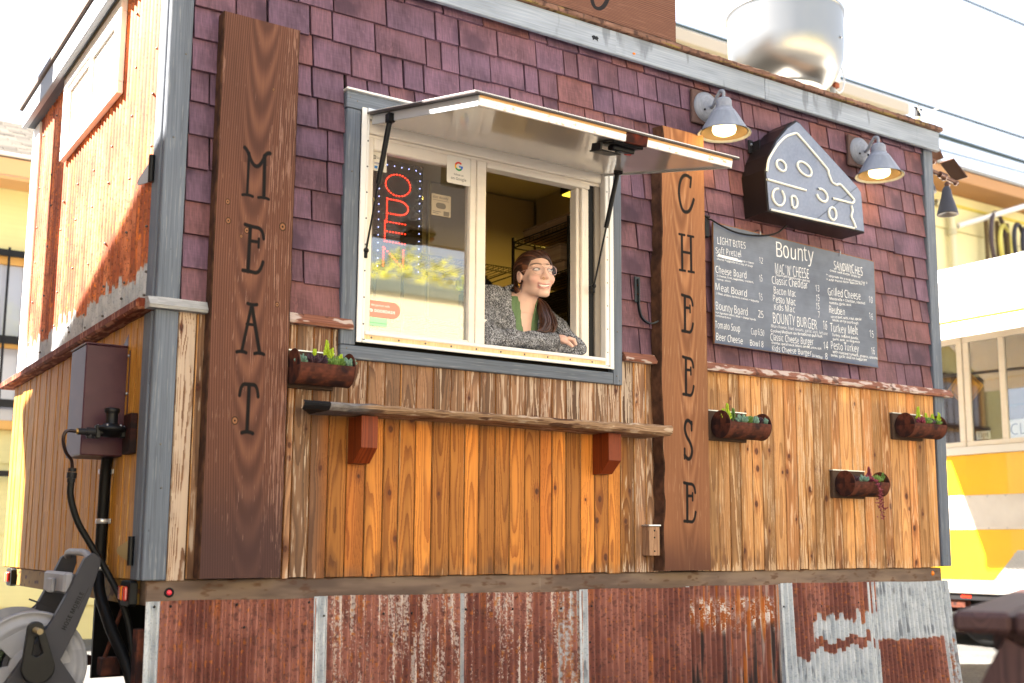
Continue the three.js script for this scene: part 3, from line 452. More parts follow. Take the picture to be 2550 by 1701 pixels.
// ---------------------------------------------------------------- hatch propped up over the window
{
  const h = part('awning_hatch', trailer), A = V(0, 2.548, 0.034), B = V(0, 2.362, 0.855), L = A.distanceTo(B), tilt = Math.atan2(A.y - B.y, B.z - A.z);
  const place = (g) => { g.rotateX(tilt); g.translate(0, A.y, A.z); return g; };   // local: z out from the hinge, y up
  mesh('panel', place(bx(0.803, 1.95, -0.036, -0.006, 0.0, L - 0.012)), phy({ color: 0xd6cdc2, roughness: 0.16, clearcoat: 0.6, clearcoatRoughness: 0.08 }), h);
  mesh('top_skin', place(bx(0.775, 1.982, -0.0055, 0.002, -0.012, L + 0.012, 0.0015)), std({ color: 0x4a4444, roughness: 0.45 }), h);
  mesh('top_sheet', place(bx(0.777, 1.980, 0.0022, 0.0055, -0.01, L + 0.01, 0.001)), std({ color: 0xd9d6d2, roughness: 0.4 }), h);
  mesh('lip', place(bx(0.80, 1.953, -0.041, -0.0145, L - 0.0115, L + 0.004, 0.002)), std({ map: tex(512, 32, 1.2, 0.06, (u, v) => mix3([236, 230, 226], [206, 140, 100], ss(0.68, 0.8, fbm(u * 60, v * 120, 3)) * 0.7)), roughness: 0.35 }), h);
  mesh('lip_seal', place(bx(0.80, 1.953, -0.0142, -0.0058, L - 0.0115, L + 0.002)), std({ color: 0xc79a66, roughness: 0.7 }), h);
  mesh('side_rail', place(bx(0.797, 0.8025, -0.043, -0.006, 0.0, L, 0.001)), std({ color: 0xb9bcc0, roughness: 0.4 }), h);
  mesh('side_rail', place(bx(1.9505, 1.956, -0.043, -0.006, 0.0, L, 0.001)), M.alu, h);
  mesh('hinge_strip', [bx(0.775, 1.982, 2.545, 2.5675, 0.0305, 0.037, 0.002)], M.alu, h);
  // rotary latch near the outer edge
  const lx = 1.475, lz = L - 0.085;
  mesh('latch', place(merge([bx(lx - 0.085, lx + 0.06, -0.05, -0.0365, lz - 0.045, lz + 0.06, 0.004), bx(lx - 0.11, lx - 0.02, -0.082, -0.076, lz - 0.05, lz + 0.03, 0.002), bx(lx - 0.11, lx - 0.1, -0.08, -0.05, lz - 0.04, lz + 0.02, 0.002), rod([lx - 0.02, -0.08, lz], [lx - 0.02, -0.045, lz], 0.008), bx(lx - 0.05, lx + 0.05, -0.066, -0.05, lz - 0.02, lz + 0.02, 0.003)].map((g) => uvm(g)))), M.blackPlastic, h);
  mesh('latch_tab', place(bx(lx + 0.035, lx + 0.055, -0.068, -0.052, lz - 0.03, lz - 0.005, 0.002)), std({ color: 0xc02020, roughness: 0.4 }), h);
  mesh('latch_plate', place(bx(lx - 0.05, lx + 0.05, -0.043, -0.004, L - 0.011, L + 0.0065, 0.002)), std({ map: plateRustT, color: 0xffb080, roughness: 0.8 }), h);
  // gas struts
  for (const x of [0.7845, 1.888]) {
    const s = part('gas_strut', h), a = V(x, 1.99, 0.03), b = V(x + 0.004, 2.462, 0.2), m = a.clone().lerp(b, 0.52);
    mesh('strut', [rod(a, m, 0.0042), rod(m, b, 0.0105), ball(a.x, a.y, a.z, 0.011), ball(b.x, b.y, b.z, 0.012), bx(b.x - 0.014, b.x + 0.016, b.y - 0.006, b.y + 0.03, b.z - 0.012, b.z + 0.02, 0.003), bx(a.x - 0.006, a.x + 0.006, a.y - 0.03, a.y + 0.006, a.z - 0.03, a.z + 0.004, 0.002)], M.blackPlastic, s);
  }
}
// ---------------------------------------------------------------- inside
{
  const lining = std({ color: 0xb9b3a4, roughness: 0.6 });
  const i = mesh('interior_lining', [bx(0.12, 4.28, 0.745, 0.78, -2.5, -0.101), bx(0.12, 4.28, 3.06, 3.13, -2.5, -0.101), bx(0.12, 4.28, 0.7805, 3.0595, -2.53, -2.5), bx(0.102, 0.12, 0.7805, 3.0595, -2.53, -0.101), bx(4.25, 4.28, 0.7805, 3.0595, -2.5, -0.101), bx(0.0205, 0.1, 0.745, 3.13, -2.58, -2.551), bx(4.2805, 4.3, 0.745, 3.13, -2.58, -0.101), bx(0.02, 4.3, 0.745, 3.13, -2.6, -2.581)], lining, trailer);
  const pan = std({ color: 0x9c917c, roughness: 0.45 });
  // tall cupboards along the back and a hood wall
  mesh('hood_panel', [bx(2.92, 2.96, 1.5, 3.0595, -1.98, -0.6)], pan, i);
  for (let k = 0; k < 7; k++) mesh('wall_panel', bx(0.2 + k * 0.39, 0.578 + k * 0.39, 0.79, 3.05, -2.06, -2.0, 0.004), pan, i);
  mesh('panel_trim', [0.2, 0.59, 0.98, 1.37, 1.76, 2.15, 2.54].map((x) => bx(x - 0.011, x + 0.001, 0.79, 3.05, -2.01, -1.985, 0.003)), std({ color: 0xd8cfa8, roughness: 0.35 }), i);
  mesh('counter', [bx(0.2, 2.9, 1.58, 1.625, -0.62, -0.105, 0.004), bx(0.2, 2.9, 0.785, 1.579, -0.6, -0.2)], std({ color: 0x8f8f8c, roughness: 0.4, metalness: 0.5 }), i);
  // lamp under the hood
  const L = thing('ceiling_lamp', 'small warm yellow ceiling lamp inside the trailer kitchen', 'lamp', [2.66, 2.84, -1.05]);
  mesh('housing', bx(-0.09, 0.09, 0.0, 0.06, -0.16, 0.16, 0.004), M.dark, L);
  mesh('stem', rod([0, 0.06, 0], [0, 0.219, 0], 0.012), M.dark, L);
  mesh('diffuser', bx(-0.08, 0.08, -0.008, -0.0005, -0.15, 0.15), std({ color: 0x332200, emissive: new THREE.Color(1.0, 0.72, 0.05), emissiveIntensity: 0.3 }), L);
  const al = new THREE.RectAreaLight(new THREE.Color(1, 0.64, 0.11), 13, 0.15, 0.29); al.position.set(2.66, 2.828, -1.05); al.rotation.x = -Math.PI / 2; scene.add(al);
}
{
  // shelf racks and kitchen things seen through the opening
  const wire = std({ color: 0x2a251c, roughness: 0.4, metalness: 0.6 }), card = std({ map: tex(256, 128, 0.5, 0.25, (u, v) => mix3([142, 112, 82], [176, 146, 112], fbm(u * 6, v * 160, 3))), roughness: 0.9 });
  const shelfRack = (name, label, x0, x1, z0, z1, levels) => {
    const t = thing(name, label, 'shelf rack', [x0, 1.625, z1]); const X = x1 - x0, Z = z0 - z1;
    for (const [px, pz] of [[0, 0], [X, 0], [0, Z], [X, Z]]) mesh('post', rod([px, 0, pz], [px, levels[levels.length - 1] - 1.6, pz], 0.009), wire, t);
    for (const y of levels) { const q = y - 1.625, g = []; for (const d of [0, -0.03]) g.push(rod([0, q + d, 0], [X, q + d, 0], 0.004, 0.004, 6), rod([0, q + d, Z], [X, q + d, Z], 0.004, 0.004, 6), rod([0, q + d, 0], [0, q + d, Z], 0.004, 0.004, 6), rod([X, q + d, 0], [X, q + d, Z], 0.004, 0.004, 6)); for (let x = 0.025; x < X; x += 0.035) g.push(rod([x, q, 0], [x, q, Z], 0.002, 0.002, 5), rod([x, q - 0.03, 0], [x, q, 0], 0.002, 0.002, 5)); for (let z = -0.03; z > Z; z -= 0.035) g.push(rod([0, q - 0.03, z], [0, q, z], 0.002, 0.002, 5)); mesh('wire_shelf', g, wire, t); }
    return t;
  };
  shelfRack('wire_rack', 'dark wire shelf rack with cartons inside the serving window', 2.07, 2.62, -0.92, -0.42, [1.98, 2.18, 2.42]);
  shelfRack('wire_rack', 'low wire shelf rack along the kitchen back panels', 1.75, 2.5, -1.9, -1.55, [2.1, 2.46]);
  for (const [x0, x1, y, h, z0, z1, lab] of [[2.10, 2.58, 2.183, 0.06, -0.88, -0.5, 'flat brown carton under another carton on the wire rack'], [2.09, 2.56, 2.252, 0.075, -0.86, -0.52, 'deeper brown carton lying on top of a flat carton'], [2.12, 2.6, 2.424, 0.055, -0.9, -0.46, 'single brown carton alone on the top wire shelf']]) {
    const b = thing('carton', lab, 'carton', [(x0 + x1) / 2, y, (z0 + z1) / 2], 'cartons on the wire rack');
    mesh('box', uvm(bx(-(x1 - x0) / 2, (x1 - x0) / 2, 0, h, -(z1 - z0) / 2, (z1 - z0) / 2, 0.003)), card, b);
    mesh('lid', uvm(bx(-(x1 - x0) / 2 - 0.004, (x1 - x0) / 2 + 0.004, h + 0.001, h + 0.008, -(z1 - z0) / 2 - 0.004, (z1 - z0) / 2 + 0.004, 0.002), 0.2), card, b);
  }
  for (let k = 0; k < 10; k++) tag(mesh('sheet_pan', (() => { const g = bx(-0.2, 0.2, 0, 0.004, -0.16, 0.16); const q = [bx(-0.215, -0.2, 0, 0.011, -0.17, 0.17, 0.002), bx(0.2, 0.215, 0, 0.011, -0.17, 0.17, 0.002), bx(-0.2, 0.2, 0, 0.011, 0.16, 0.17, 0.002), bx(-0.2, 0.2, 0, 0.011, -0.17, -0.16, 0.002)]; const m = merge([g, ...q]); m.translate(2.33, 1.985 + k * 0.0125, -0.66); return m; })(), std({ color: 0x3a322a, roughness: 0.35, metalness: 0.7 })), 'dark metal sheet pan stacked on the wire rack', 'sheet pan', 'stack of sheet pans');
  const mx = thing('stand_mixer', 'black stand mixer with steel bowl inside the serving window', 'mixer', [1.52, 1.70, -0.42]); mx.scale.setScalar(0.7);
  mesh('base', [bx(-0.08, 0.07, 0, 0.04, -0.1, 0.1, 0.02), bx(-0.07, -0.01, 0.04, 0.42, -0.05, 0.05, 0.02)], M.blackPlastic, mx); mesh('head', (() => { const g = new THREE.CapsuleGeometry(0.055, 0.16, 6, 14); g.rotateZ(Math.PI / 2); g.translate(0.03, 0.47, 0); return g; })(), M.blackPlastic, mx);
  mesh('bowl', lathe([[0.03, 0.05], [0.07, 0.06], [0.095, 0.12], [0.1, 0.22], [0.104, 0.222]]).translate(0.06, 0, 0), M.steel, mx);
  const cup = tag(mesh('paper_cup', lathe([[0.03, 0], [0.042, 0.11], [0.045, 0.113], [0.044, 0.118], [0.02, 0.119], [0.001, 0.119]]).translate(1.352, 1.675, -0.075), M.white), 'white paper cup beside the leaning woman on the window track', 'cup');
  cup.userData.group = undefined;
}
{
  // LED sign hanging behind the fixed pane: upright letters O P E N
  const s = thing('led_sign', 'red dotted LED sign spelling OPEN behind the fixed pane', 'sign', [0, 0, -0.06]);
  mesh('backing', bx(0.86, 1.08, 1.93, 2.41, -0.012, -0.006, 0.002), phy({ color: 0xb9b4b0, roughness: 0.02, transmission: 1, thickness: 0, ior: 1.2 }), s);
  const red = [], wht = [];
  const dot = (x, y) => red.push(ball(x, y, 0, 0.0034, 6, 4));
  const line = (a, b, n) => { for (let i = 0; i <= n; i++) dot(mixv(a[0], b[0], i / n), mixv(a[1], b[1], i / n)); };
  for (let i = 0; i < 26; i++) { const t = i / 26 * 6.2832; dot(0.962 + 0.056 * Math.cos(t), 2.307 + 0.045 * Math.sin(t)); }
  line([0.914, 2.245], [0.914, 2.16], 8); for (let i = 0; i < 15; i++) { const t = Math.PI / 2 - i / 14 * Math.PI; dot(0.965 + 0.045 * Math.cos(t), 2.213 + 0.03 * Math.sin(t)); } line([0.92, 2.243], [0.955, 2.243], 3); line([0.92, 2.183], [0.955, 2.183], 3);
  line([0.907, 2.15], [0.907, 2.065], 8); for (const y of [2.148, 2.108, 2.066]) line([0.917, y], [0.998, y], 6);
  line([0.903, 2.04], [0.903, 1.965], 7); line([0.992, 2.04], [0.992, 1.965], 7); line([0.91, 2.035], [0.985, 1.97], 7);
  for (let i = 0; i < 14; i++) { const y = 2.375 - i * 0.032; wht.push(ball(0.878, y, 0, 0.0028, 6, 4), ball(1.062, y, 0, 0.0028, 6, 4)); } for (let i = 0; i < 6; i++) wht.push(ball(0.878 + i * 0.033, 2.385, 0, 0.0028, 6, 4));
  mesh('red_diodes', merge(red), std({ color: 0x400808, emissive: 0xff3018, emissiveIntensity: 0.9 }), s).userData.kind = 'stuff';
  mesh('white_diodes', merge(wht), std({ color: 0x202040, emissive: 0xb8c0ff, emissiveIntensity: 0.45 }), s).userData.kind = 'stuff';
}

// ---------------------------------------------------------------- lettered planks
// burnt letters in a tall thin roman hand; strokes in a 1 x 1 box, y up
const GLYPH = {
  M: [[[0.03, 1, 0.12, 0.97, 0.2, 0.86], 1], [[0.2, 0.9, 0.19, 0.03], 0.8], [[0.2, 0.86, 0.5, 0.42, 0.78, 0.9], 1], [[0.78, 0.9, 0.86, 0.99, 0.97, 0.98], 1], [[0.78, 0.9, 0.8, 0.03], 1.1], [[0.02, 0.0, 0.2, 0.035, 0.4, 0.0], 0.7], [[0.6, 0.0, 0.8, 0.035, 0.99, 0.0], 0.7]],
  E: [[[0.28, 0.97, 0.25, 0.03], 1.1], [[0.02, 1, 0.3, 0.975, 0.9, 0.97, 0.95, 0.76], 0.9], [[0.28, 0.67, 0.7, 0.67], 0.8], [[0.72, 0.74, 0.72, 0.56], 0.7], [[0.0, 0.03, 0.3, 0.03, 0.84, 0.0, 0.96, 0.26], 0.9]],
  A: [[[0.48, 0.95, 0.2, 0.03], 0.9], [[0.5, 0.95, 0.84, 0.03], 1.1], [[0.34, 0.58, 0.64, 0.58], 0.7], [[0.34, 1, 0.5, 0.97, 0.68, 1], 0.8], [[0.02, 0, 0.2, 0.04, 0.36, 0], 0.8], [[0.66, 0, 0.84, 0.04, 1, 0], 0.8]],
  T: [[[0.5, 0.95, 0.48, 0.05], 1.1], [[0.03, 0.74, 0.08, 0.97, 0.5, 0.97, 0.92, 0.97, 0.98, 0.74], 0.9], [[0.22, 0, 0.48, 0.05, 0.78, 0], 0.9]],
  C: [[[0.78, 0.7, 0.84, 0.95], 0.9], [[0.82, 0.93, 0.55, 1.02, 0.2, 0.88, 0.04, 0.5, 0.2, 0.08, 0.45, -0.02, 0.8, 0.08, 0.98, 0.38], 1.1]],
  H: [[[0.2, 0.97, 0.2, 0.03], 1.1], [[0.8, 0.97, 0.8, 0.03], 1.1], [[0.2, 0.52, 0.8, 0.52], 0.8], [[0.02, 0.99, 0.4, 0.99], 0.7], [[0.6, 0.99, 0.99, 0.99], 0.7], [[0.02, 0.01, 0.4, 0.01], 0.7], [[0.6, 0.01, 0.99, 0.01], 0.7]],
  S: [[[0.86, 0.95, 0.84, 0.74], 0.8], [[0.84, 0.9, 0.6, 1.0, 0.28, 0.96, 0.14, 0.76, 0.36, 0.56, 0.7, 0.42, 0.9, 0.22, 0.7, 0.02, 0.36, 0.0, 0.14, 0.1], 1.1], [[0.14, 0.26, 0.12, 0.02], 0.8]],
};
function burn(g, letters, W, H, x0, y0, wm, hm) {   // letters: [char, x0, x1, yBottom, yTop] in metres
  const X = (x) => (x - x0) / wm * W, Y = (y) => H - (y - y0) / hm * H; g.lineCap = g.lineJoin = 'round';
  for (const pass of [0, 1]) for (const [ch, a, b, c, d] of letters) for (const [p, k] of GLYPH[ch]) {
    g.strokeStyle = pass ? '#0d0806' : 'rgba(40,24,16,0.6)'; g.lineWidth = (pass ? 0.0098 : 0.0145) * k / wm * W; g.beginPath();
    const q = []; for (let i = 0; i < p.length; i += 2) q.push([X(mixv(a, b, p[i])), Y(mixv(c, d, p[i + 1]))]);
    g.moveTo(...q[0]); if (q.length === 2) g.lineTo(...q[1]); else { for (let i = 1; i < q.length - 1; i++) { const e = i === q.length - 2 ? q[i + 1] : [(q[i][0] + q[i + 1][0]) / 2, (q[i][1] + q[i + 1][1]) / 2]; g.quadraticCurveTo(...q[i], ...e); } } g.stroke();
  }
}
// broad plank grain with nested arches round a centre line
function plankColor(u, v, o) {
  const c = o.c + 0.02 * Math.sin(v * 2.1 + o.s), d = Math.abs(u - c), arch = v * o.dir + (d * d) * o.curve + 0.14 * fbm(u * 5 + o.s, v * 1.2, 3);
  const near = ss(0.075, 0.03, d), st = 0.5 + 0.5 * Math.sin((d / 0.0085 + 2.2 * fbm(u * 5 + o.s, v * 0.7, 2)) * 6.28), ar = 0.5 + 0.5 * Math.sin(arch * o.freq * 6.28);
  const g = clamp(mixv(st, ar, near) * 0.8 + 0.35 * (fbm(u * 500, v * 7, 2) - 0.35));
  let k = mix3(o.dark, o.light, Math.pow(g, 1.2)); const w = fbm(u * 3 + o.s, v * 1.1, 3); return k.map((e) => e * (0.86 + 0.3 * w));
}
function signPlank(name, label, cat, x0, x1, y0, y1, z0, z1, W, H, color, letters, edgeL, sideMat) {
  const t = thing(name, label, cat, [0, 0, 0]), wm = x1 - x0, hm = y1 - y0, N = 60;
  const eL = (i) => x0 + (edgeL ? edgeL(i / N) : 0), f = [], s = []; const b = 0.005;
  const row = (i) => { const y = y0 + hm * i / N, r = x1 + 0.003 * (vn(i * 0.6, 4) - 0.5); return { y, l: eL(i), r }; };
  const quad = (arr, a, bb, c, d) => arr.push(...a, ...bb, ...c, ...a, ...c, ...d);
  for (let i = 0; i < N; i++) {
    const p = row(i), q = row(i + 1);
    quad(f, [p.l + b, p.y, z1], [p.r - b, p.y, z1], [q.r - b, q.y, z1], [q.l + b, q.y, z1]);
    quad(s, [p.l, p.y, z1 - b], [p.l + b, p.y, z1], [q.l + b, q.y, z1], [q.l, q.y, z1 - b]); quad(s, [p.l - (edgeL ? 0.012 : 0), p.y, z0], [p.l, p.y, z1 - b], [q.l, q.y, z1 - b], [q.l - (edgeL ? 0.012 : 0), q.y, z0]);
    quad(s, [p.r - b, p.y, z1], [p.r, p.y, z1 - b], [q.r, q.y, z1 - b], [q.r - b, q.y, z1]); quad(s, [p.r, p.y, z1 - b], [p.r + 0.004, p.y, z0], [q.r + 0.004, q.y, z0], [q.r, q.y, z1 - b]);
  }
  const B = row(0), T = row(N); quad(s, [B.l, y0, z0], [B.r, y0, z0], [B.r - b, y0, z1], [B.l + b, y0, z1]); quad(s, [T.l, y1, z1], [T.r, y1, z1], [T.r, y1, z0], [T.l, y1, z0]);
  const mk = (a) => { const g = new THREE.BufferGeometry(); g.setAttribute('position', new THREE.Float32BufferAttribute(a, 3)); g.computeVertexNormals(); return g; };
  const front = mk(f), p = front.attributes.position, uv = new Float32Array(p.count * 2); for (let i = 0; i < p.count; i++) { uv[i * 2] = (p.getX(i) - x0 + 0.06) / (wm + 0.12); uv[i * 2 + 1] = (p.getY(i) - y0) / hm; }
  front.setAttribute('uv', new THREE.BufferAttribute(uv, 2));
  const map = canvasTex(W, H, (a, v) => color(a * (wm + 0.12) - 0.06, v * hm), (g) => burn(g, letters, W, H, x0 - 0.06, y0, wm + 0.12, hm));
  mesh('face', front, std({ map, roughness: 0.8, side: THREE.DoubleSide }), t); mesh('edge', uvm(mk(s)), sideMat, t); return t;
}
M.barkEdge = std({ map: tex(256, 256, 0.5, 0.5, (u, v) => mix3([38, 24, 18], [104, 70, 50], fbm(u * 40, v * 24, 4))), roughness: 0.95, side: THREE.DoubleSide });
signPlank('plank_sign', 'wide dark brown plank with the burnt letters MEAT', 'sign', 0.176, 0.474, 0.742, 2.80, 0.004, 0.06, 420, 1640,
  (u, v) => { let c = plankColor(u, v, { c: 0.16, s: 2.2, dir: v > 1.5 ? -1 : 1, curve: v > 1.5 ? 60 : -46, freq: 6.2, dark: [74, 46, 36], light: [108, 71, 54] });
    const ch = ss(0.62, 0.2, v + 0.25 * fbm(u * 9, v * 3, 3)); c = mix3(c, [62, 44, 44], ch * 0.62);
    const wr = ss(0.72, 0.80, 0.75 * fbm(u * 300, v * 14, 3) + 0.25 * fbm(u * 9, v * 2, 2) + 0.16 * ss(0.16, 0.28, u) + 0.12 * ss(0.03, 0.0, u) * ss(1.2, 2, v) + 0.05 * ss(1.7, 2.0, v)); c = mix3(c, [160, 126, 110], wr * 0.55);
    for (const [ku, kv, kr] of [[0.045, 1.34, 0.009], [0.05, 1.27, 0.01], [0.255, 1.28, 0.013], [0.1, 1.24 - 0.02, 0.006], [0.105, 0.55, 0.012], [0.12, 1.245, 0.01], [0.2, 2.0 - 0.2, 0.005], [0.245, 0.985, 0.008]]) { const d = Math.hypot(u - ku, (v - kv) * 0.8) / kr; c = mix3(c, [150, 104, 66], ss(1.3, 0.7, d) * 0.7); c = mix3(c, [40, 24, 16], ss(0.3, 0.0, Math.abs(d - 0.9)) * 0.8); c = mix3(c, [34, 20, 14], ss(0.35, 0.15, d)); }
    return c; },
  [['M', 0.272, 0.375, 2.117, 2.296], ['E', 0.287, 0.364, 1.832, 2.008], ['A', 0.275, 0.378, 1.538, 1.718], ['T', 0.292, 0.364, 1.25, 1.43]], null, M.barkEdge);
signPlank('plank_sign', 'lighter cedar plank with bark edge and burnt letters CHEESE', 'sign', 2.262, 2.528, 0.744, 2.803, 0.004, 0.06, 380, 1640,
  (u, v) => { let c = plankColor(u, v, { c: 0.125, s: 6.4, dir: -1, curve: 70, freq: 5.4, dark: [116, 74, 47], light: [160, 112, 76] });
    const ch = ss(0.3, 0.02, v + 0.12 * fbm(u * 12, v * 4, 3)); c = mix3(c, [70, 44, 36], ch * 0.85); const lo = ss(1.0, 0.3, v); c = mix3(c, [112, 70, 48], lo * 0.35);
    return mix3(c, [206, 172, 140], ss(0.7, 0.76, 0.8 * fbm(u * 280, v * 8, 3) + 0.2 * fbm(u * 6, v * 2, 2)) * 0.35); },
  [['C', 2.357, 2.458, 2.405, 2.59], ['H', 2.36, 2.452, 2.12, 2.295], ['E', 2.372, 2.442, 1.83, 2.005], ['E', 2.373, 2.44, 1.535, 1.714], ['S', 2.368, 2.43, 1.243, 1.424], ['E', 2.368, 2.44, 0.958, 1.136]], (t) => -0.012 + 0.004 * Math.sin(t * 9) + 0.012 * vn(t * 40, 7) + (t > 0.93 ? 0.012 : 0) - 0.012 * (1 - t), M.barkEdge);
// painted board standing on the roof edge; only the tail of a script letter reaches into view
{
  const map = canvasTex(1024, 512, (u, v) => { const g = 0.5 + 0.5 * Math.sin((v * 0.6 / 0.009 + 5 * fbm(u * 3, v * 5, 3)) * 6.28), c = mix3([74, 46, 34], [122, 82, 64], 0.7 * g + 0.3 * fbm(u * 12, v * 300, 2)); return mix3(c, [150, 116, 98], ss(0.66, 0.75, fbm(u * 14, v * 200, 3)) * 0.35); }, (g, W, H) => {
    g.strokeStyle = '#151010'; g.lineCap = 'round'; g.lineWidth = 15; const X = (x) => (x - 0.86) / 1.5 * W, Y = (y) => H - (y - 3.236) / 0.55 * H;
    g.beginPath(); g.moveTo(X(2.0), Y(3.6)); g.bezierCurveTo(X(1.98), Y(3.42), X(1.955), Y(3.3), X(1.9), Y(3.281)); g.bezierCurveTo(X(1.865), Y(3.27), X(1.85), Y(3.31), X(1.862), Y(3.4)); g.stroke(); });
  const t = thing('roof_sign_board', 'brown stained plank sign standing on the trailer roof edge', 'sign');
  const g = bx(0.86, 2.36, 3.236, 3.786, 0.022, 0.06), uv = g.attributes.uv, p = g.attributes.position; for (let i = 0; i < uv.count; i++) uv.setXY(i, (p.getX(i) - 0.86) / 1.5, (p.getY(i) - 3.236) / 0.55);
  mesh('face', g, std({ map, roughness: 0.7 }), t); mesh('prop', [rod([1.1, 3.25, -0.35], [1.1, 3.7, 0.02], 0.012), rod([2.1, 3.25, -0.35], [2.1, 3.7, 0.02], 0.012)], M.steel, t);
}
// ---------------------------------------------------------------- live-edge shelf
{
  const t = thing('drink_shelf', 'live-edge wooden counter shelf on two red brackets below the serving window', 'shelf', [0.478, 1.335, 0]);
  const N = 90, Lx = 1.705, pos = [], zf = (i) => 0.205 + 0.012 * (fbm(i * 0.13, 2, 3) - 0.5) * 2 + 0.006 * Math.sin(i * 0.5), yb = (i) => 0.003 * vn(i * 0.4, 9) + 0.006 * Math.sin(i * 0.05), yt = (i) => 0.034 + 0.005 * (vn(i * 0.35, 5) - 0.5) + 0.012 * ss(60, 90, i) * 0.5;
  const prof = (i) => { const x = Lx * i / N, z = zf(i); const xb = x + 0.11 * Math.max(0, 1 - i / 9); return [[xb, yb(i), 0.003], [x, yb(i) - 0.001, z - 0.02], [x, yb(i) + 0.009 + 0.003 * vn(i * 0.8, 1), z - 0.004], [x, yt(i) - 0.011 + 0.004 * vn(i * 0.9, 3), z], [x, yt(i), z - 0.012], [xb, yt(i), 0.003]]; };
  for (let i = 0; i < N; i++) { const a = prof(i), b = prof(i + 1); for (let k = 0; k < 6; k++) { const k2 = (k + 1) % 6; pos.push(...a[k], ...b[k], ...b[k2], ...a[k], ...b[k2], ...a[k2]); } }
  for (const [e, f] of [[prof(0), 1], [prof(N), -1]]) for (let k = 1; k < 5; k++) f > 0 ? pos.push(...e[0], ...e[k], ...e[k + 1]) : pos.push(...e[0], ...e[k + 1], ...e[k]);
  const g = new THREE.BufferGeometry(); g.setAttribute('position', new THREE.Float32BufferAttribute(pos, 3)); g.computeVertexNormals();
  const T = tex(1024, 256, 1.72, 0.4, (u, v) => { const s = 0.5 + 0.5 * Math.sin((v / 0.011 + 6 * fbm(u * 3, v * 20, 3)) * 6.28); let c = mix3([112, 84, 62], [176, 146, 116], 0.6 * s + 0.4 * fbm(u * 30, v * 60, 3)); c = mix3(c, [72, 46, 34], ss(0.56, 0.7, fbm(u * 9 + 3, v * 30, 4)) * 0.8); c = mix3(c, [206, 188, 170], ss(0.62, 0.72, fbm(u * 16 + 8, v * 50, 4)) * 0.6); const old = ss(0.36, 0.24, u + 0.1 * fbm(u * 12, v * 30, 3)); c = mix3(c, mix3([70, 72, 78], [150, 152, 156], fbm(u * 60, v * 90, 3)), old * 0.75); return u < 0.10 ? [24, 23, 25] : c; });
  mesh('slab', uvm(g), std({ map: T, roughness: 0.75 }), t);
  const rT = tex(128, 256, 0.12, 0.24, (u, v) => mix3([80, 30, 12], [138, 60, 24], grain(u, v, 4, 0.012)));
  for (const x of [0.27, 1.425]) { const q = prism([[0, 0], [0.112, 0], [0.112, -0.115], [0.05, -0.168], [0, -0.17]], 0.062, 0.003); q.rotateY(-Math.PI / 2); q.translate(x + 0.06, -0.003, 0.004); mesh('bracket', uvm(q), std({ map: rT, roughness: 0.5 }), t); }
}
// ---------------------------------------------------------------- wall lamps
function wallLamp(x, y, label) {
  const t = thing('wall_lamp', label, 'lamp', [x, y, 0], 'barn lamps on the shingle wall');
  mesh('mounting_block', wood(bx(-0.085, 0.085, -0.085, 0.085, 0.004, 0.024, 0.004)), std({ color: 0x5a4540, roughness: 0.8 }), t);
  const disc = lathe([[0, 0.03], [0.03, 0.03], [0.045, 0.024], [0.062, 0.02], [0.066, 0.012], [0.074, 0.009], [0.076, 0]]); disc.rotateX(Math.PI / 2); disc.translate(0, 0.005, 0.0245);
  mesh('backplate', disc, M.lampGrey, t);
  mesh('screws', [ball(-0.03, -0.02, 0.052, 0.006, 8, 6), ball(0.036, -0.015, 0.052, 0.006, 8, 6)], M.dark, t);
  mesh('arm', tube([[0.01, -0.005, 0.045], [0.005, 0.0, 0.075], [0, 0.03, 0.105], [0, 0.052, 0.13], [0, 0.045, 0.15], [0, 0.01, 0.152]], 0.0085, 30, 10), M.lampGrey, t);
  const Y = -0.165, sh = [[0.012, 0.175], [0.03, 0.172], [0.038, 0.162], [0.039, 0.13], [0.042, 0.128], [0.043, 0.118], [0.052, 0.112], [0.062, 0.098], [0.066, 0.092], [0.115, 0.008], [0.129, 0], [0.127, -0.004], [0.112, 0.006], [0.063, 0.088], [0.04, 0.1], [0.0, 0.104]];
  const g = lathe(sh, 48); g.translate(0, Y, 0.152); mesh('shade', g, M.lampGrey, t);
  const inner = lathe([[0.110, 0.004], [0.061, 0.0855], [0.04, 0.0965], [0.0, 0.1]], 48); inner.translate(0, Y - 0.001, 0.152); mesh('reflector', inner, std({ color: 0x5a4a3a, roughness: 0.6, side: THREE.DoubleSide }), t);
  const bulb = lathe([[0, -0.012], [0.03, -0.01], [0.052, 0.0], [0.058, 0.014], [0.052, 0.05], [0.03, 0.085], [0, 0.09]], 24); bulb.translate(0, Y + 0.002, 0.152);
  mesh('bulb', bulb, std({ color: 0xfff2d0, emissive: new THREE.Color(1, 0.8, 0.36), emissiveIntensity: 0.7 }), t);
  const l = new THREE.PointLight(new THREE.Color(1, 0.68, 0.24), 0.035, 6, 2); l.position.set(x, y + Y - 0.016, 0.152); l.castShadow = true; l.shadow.radius = 2; scene.add(l);
}
wallLamp(2.575, 2.965, 'lit grey barn lamp above the CHEESE plank');
wallLamp(3.688, 2.962, 'lit grey barn lamp beside the tall end of the cheese wedge sign');
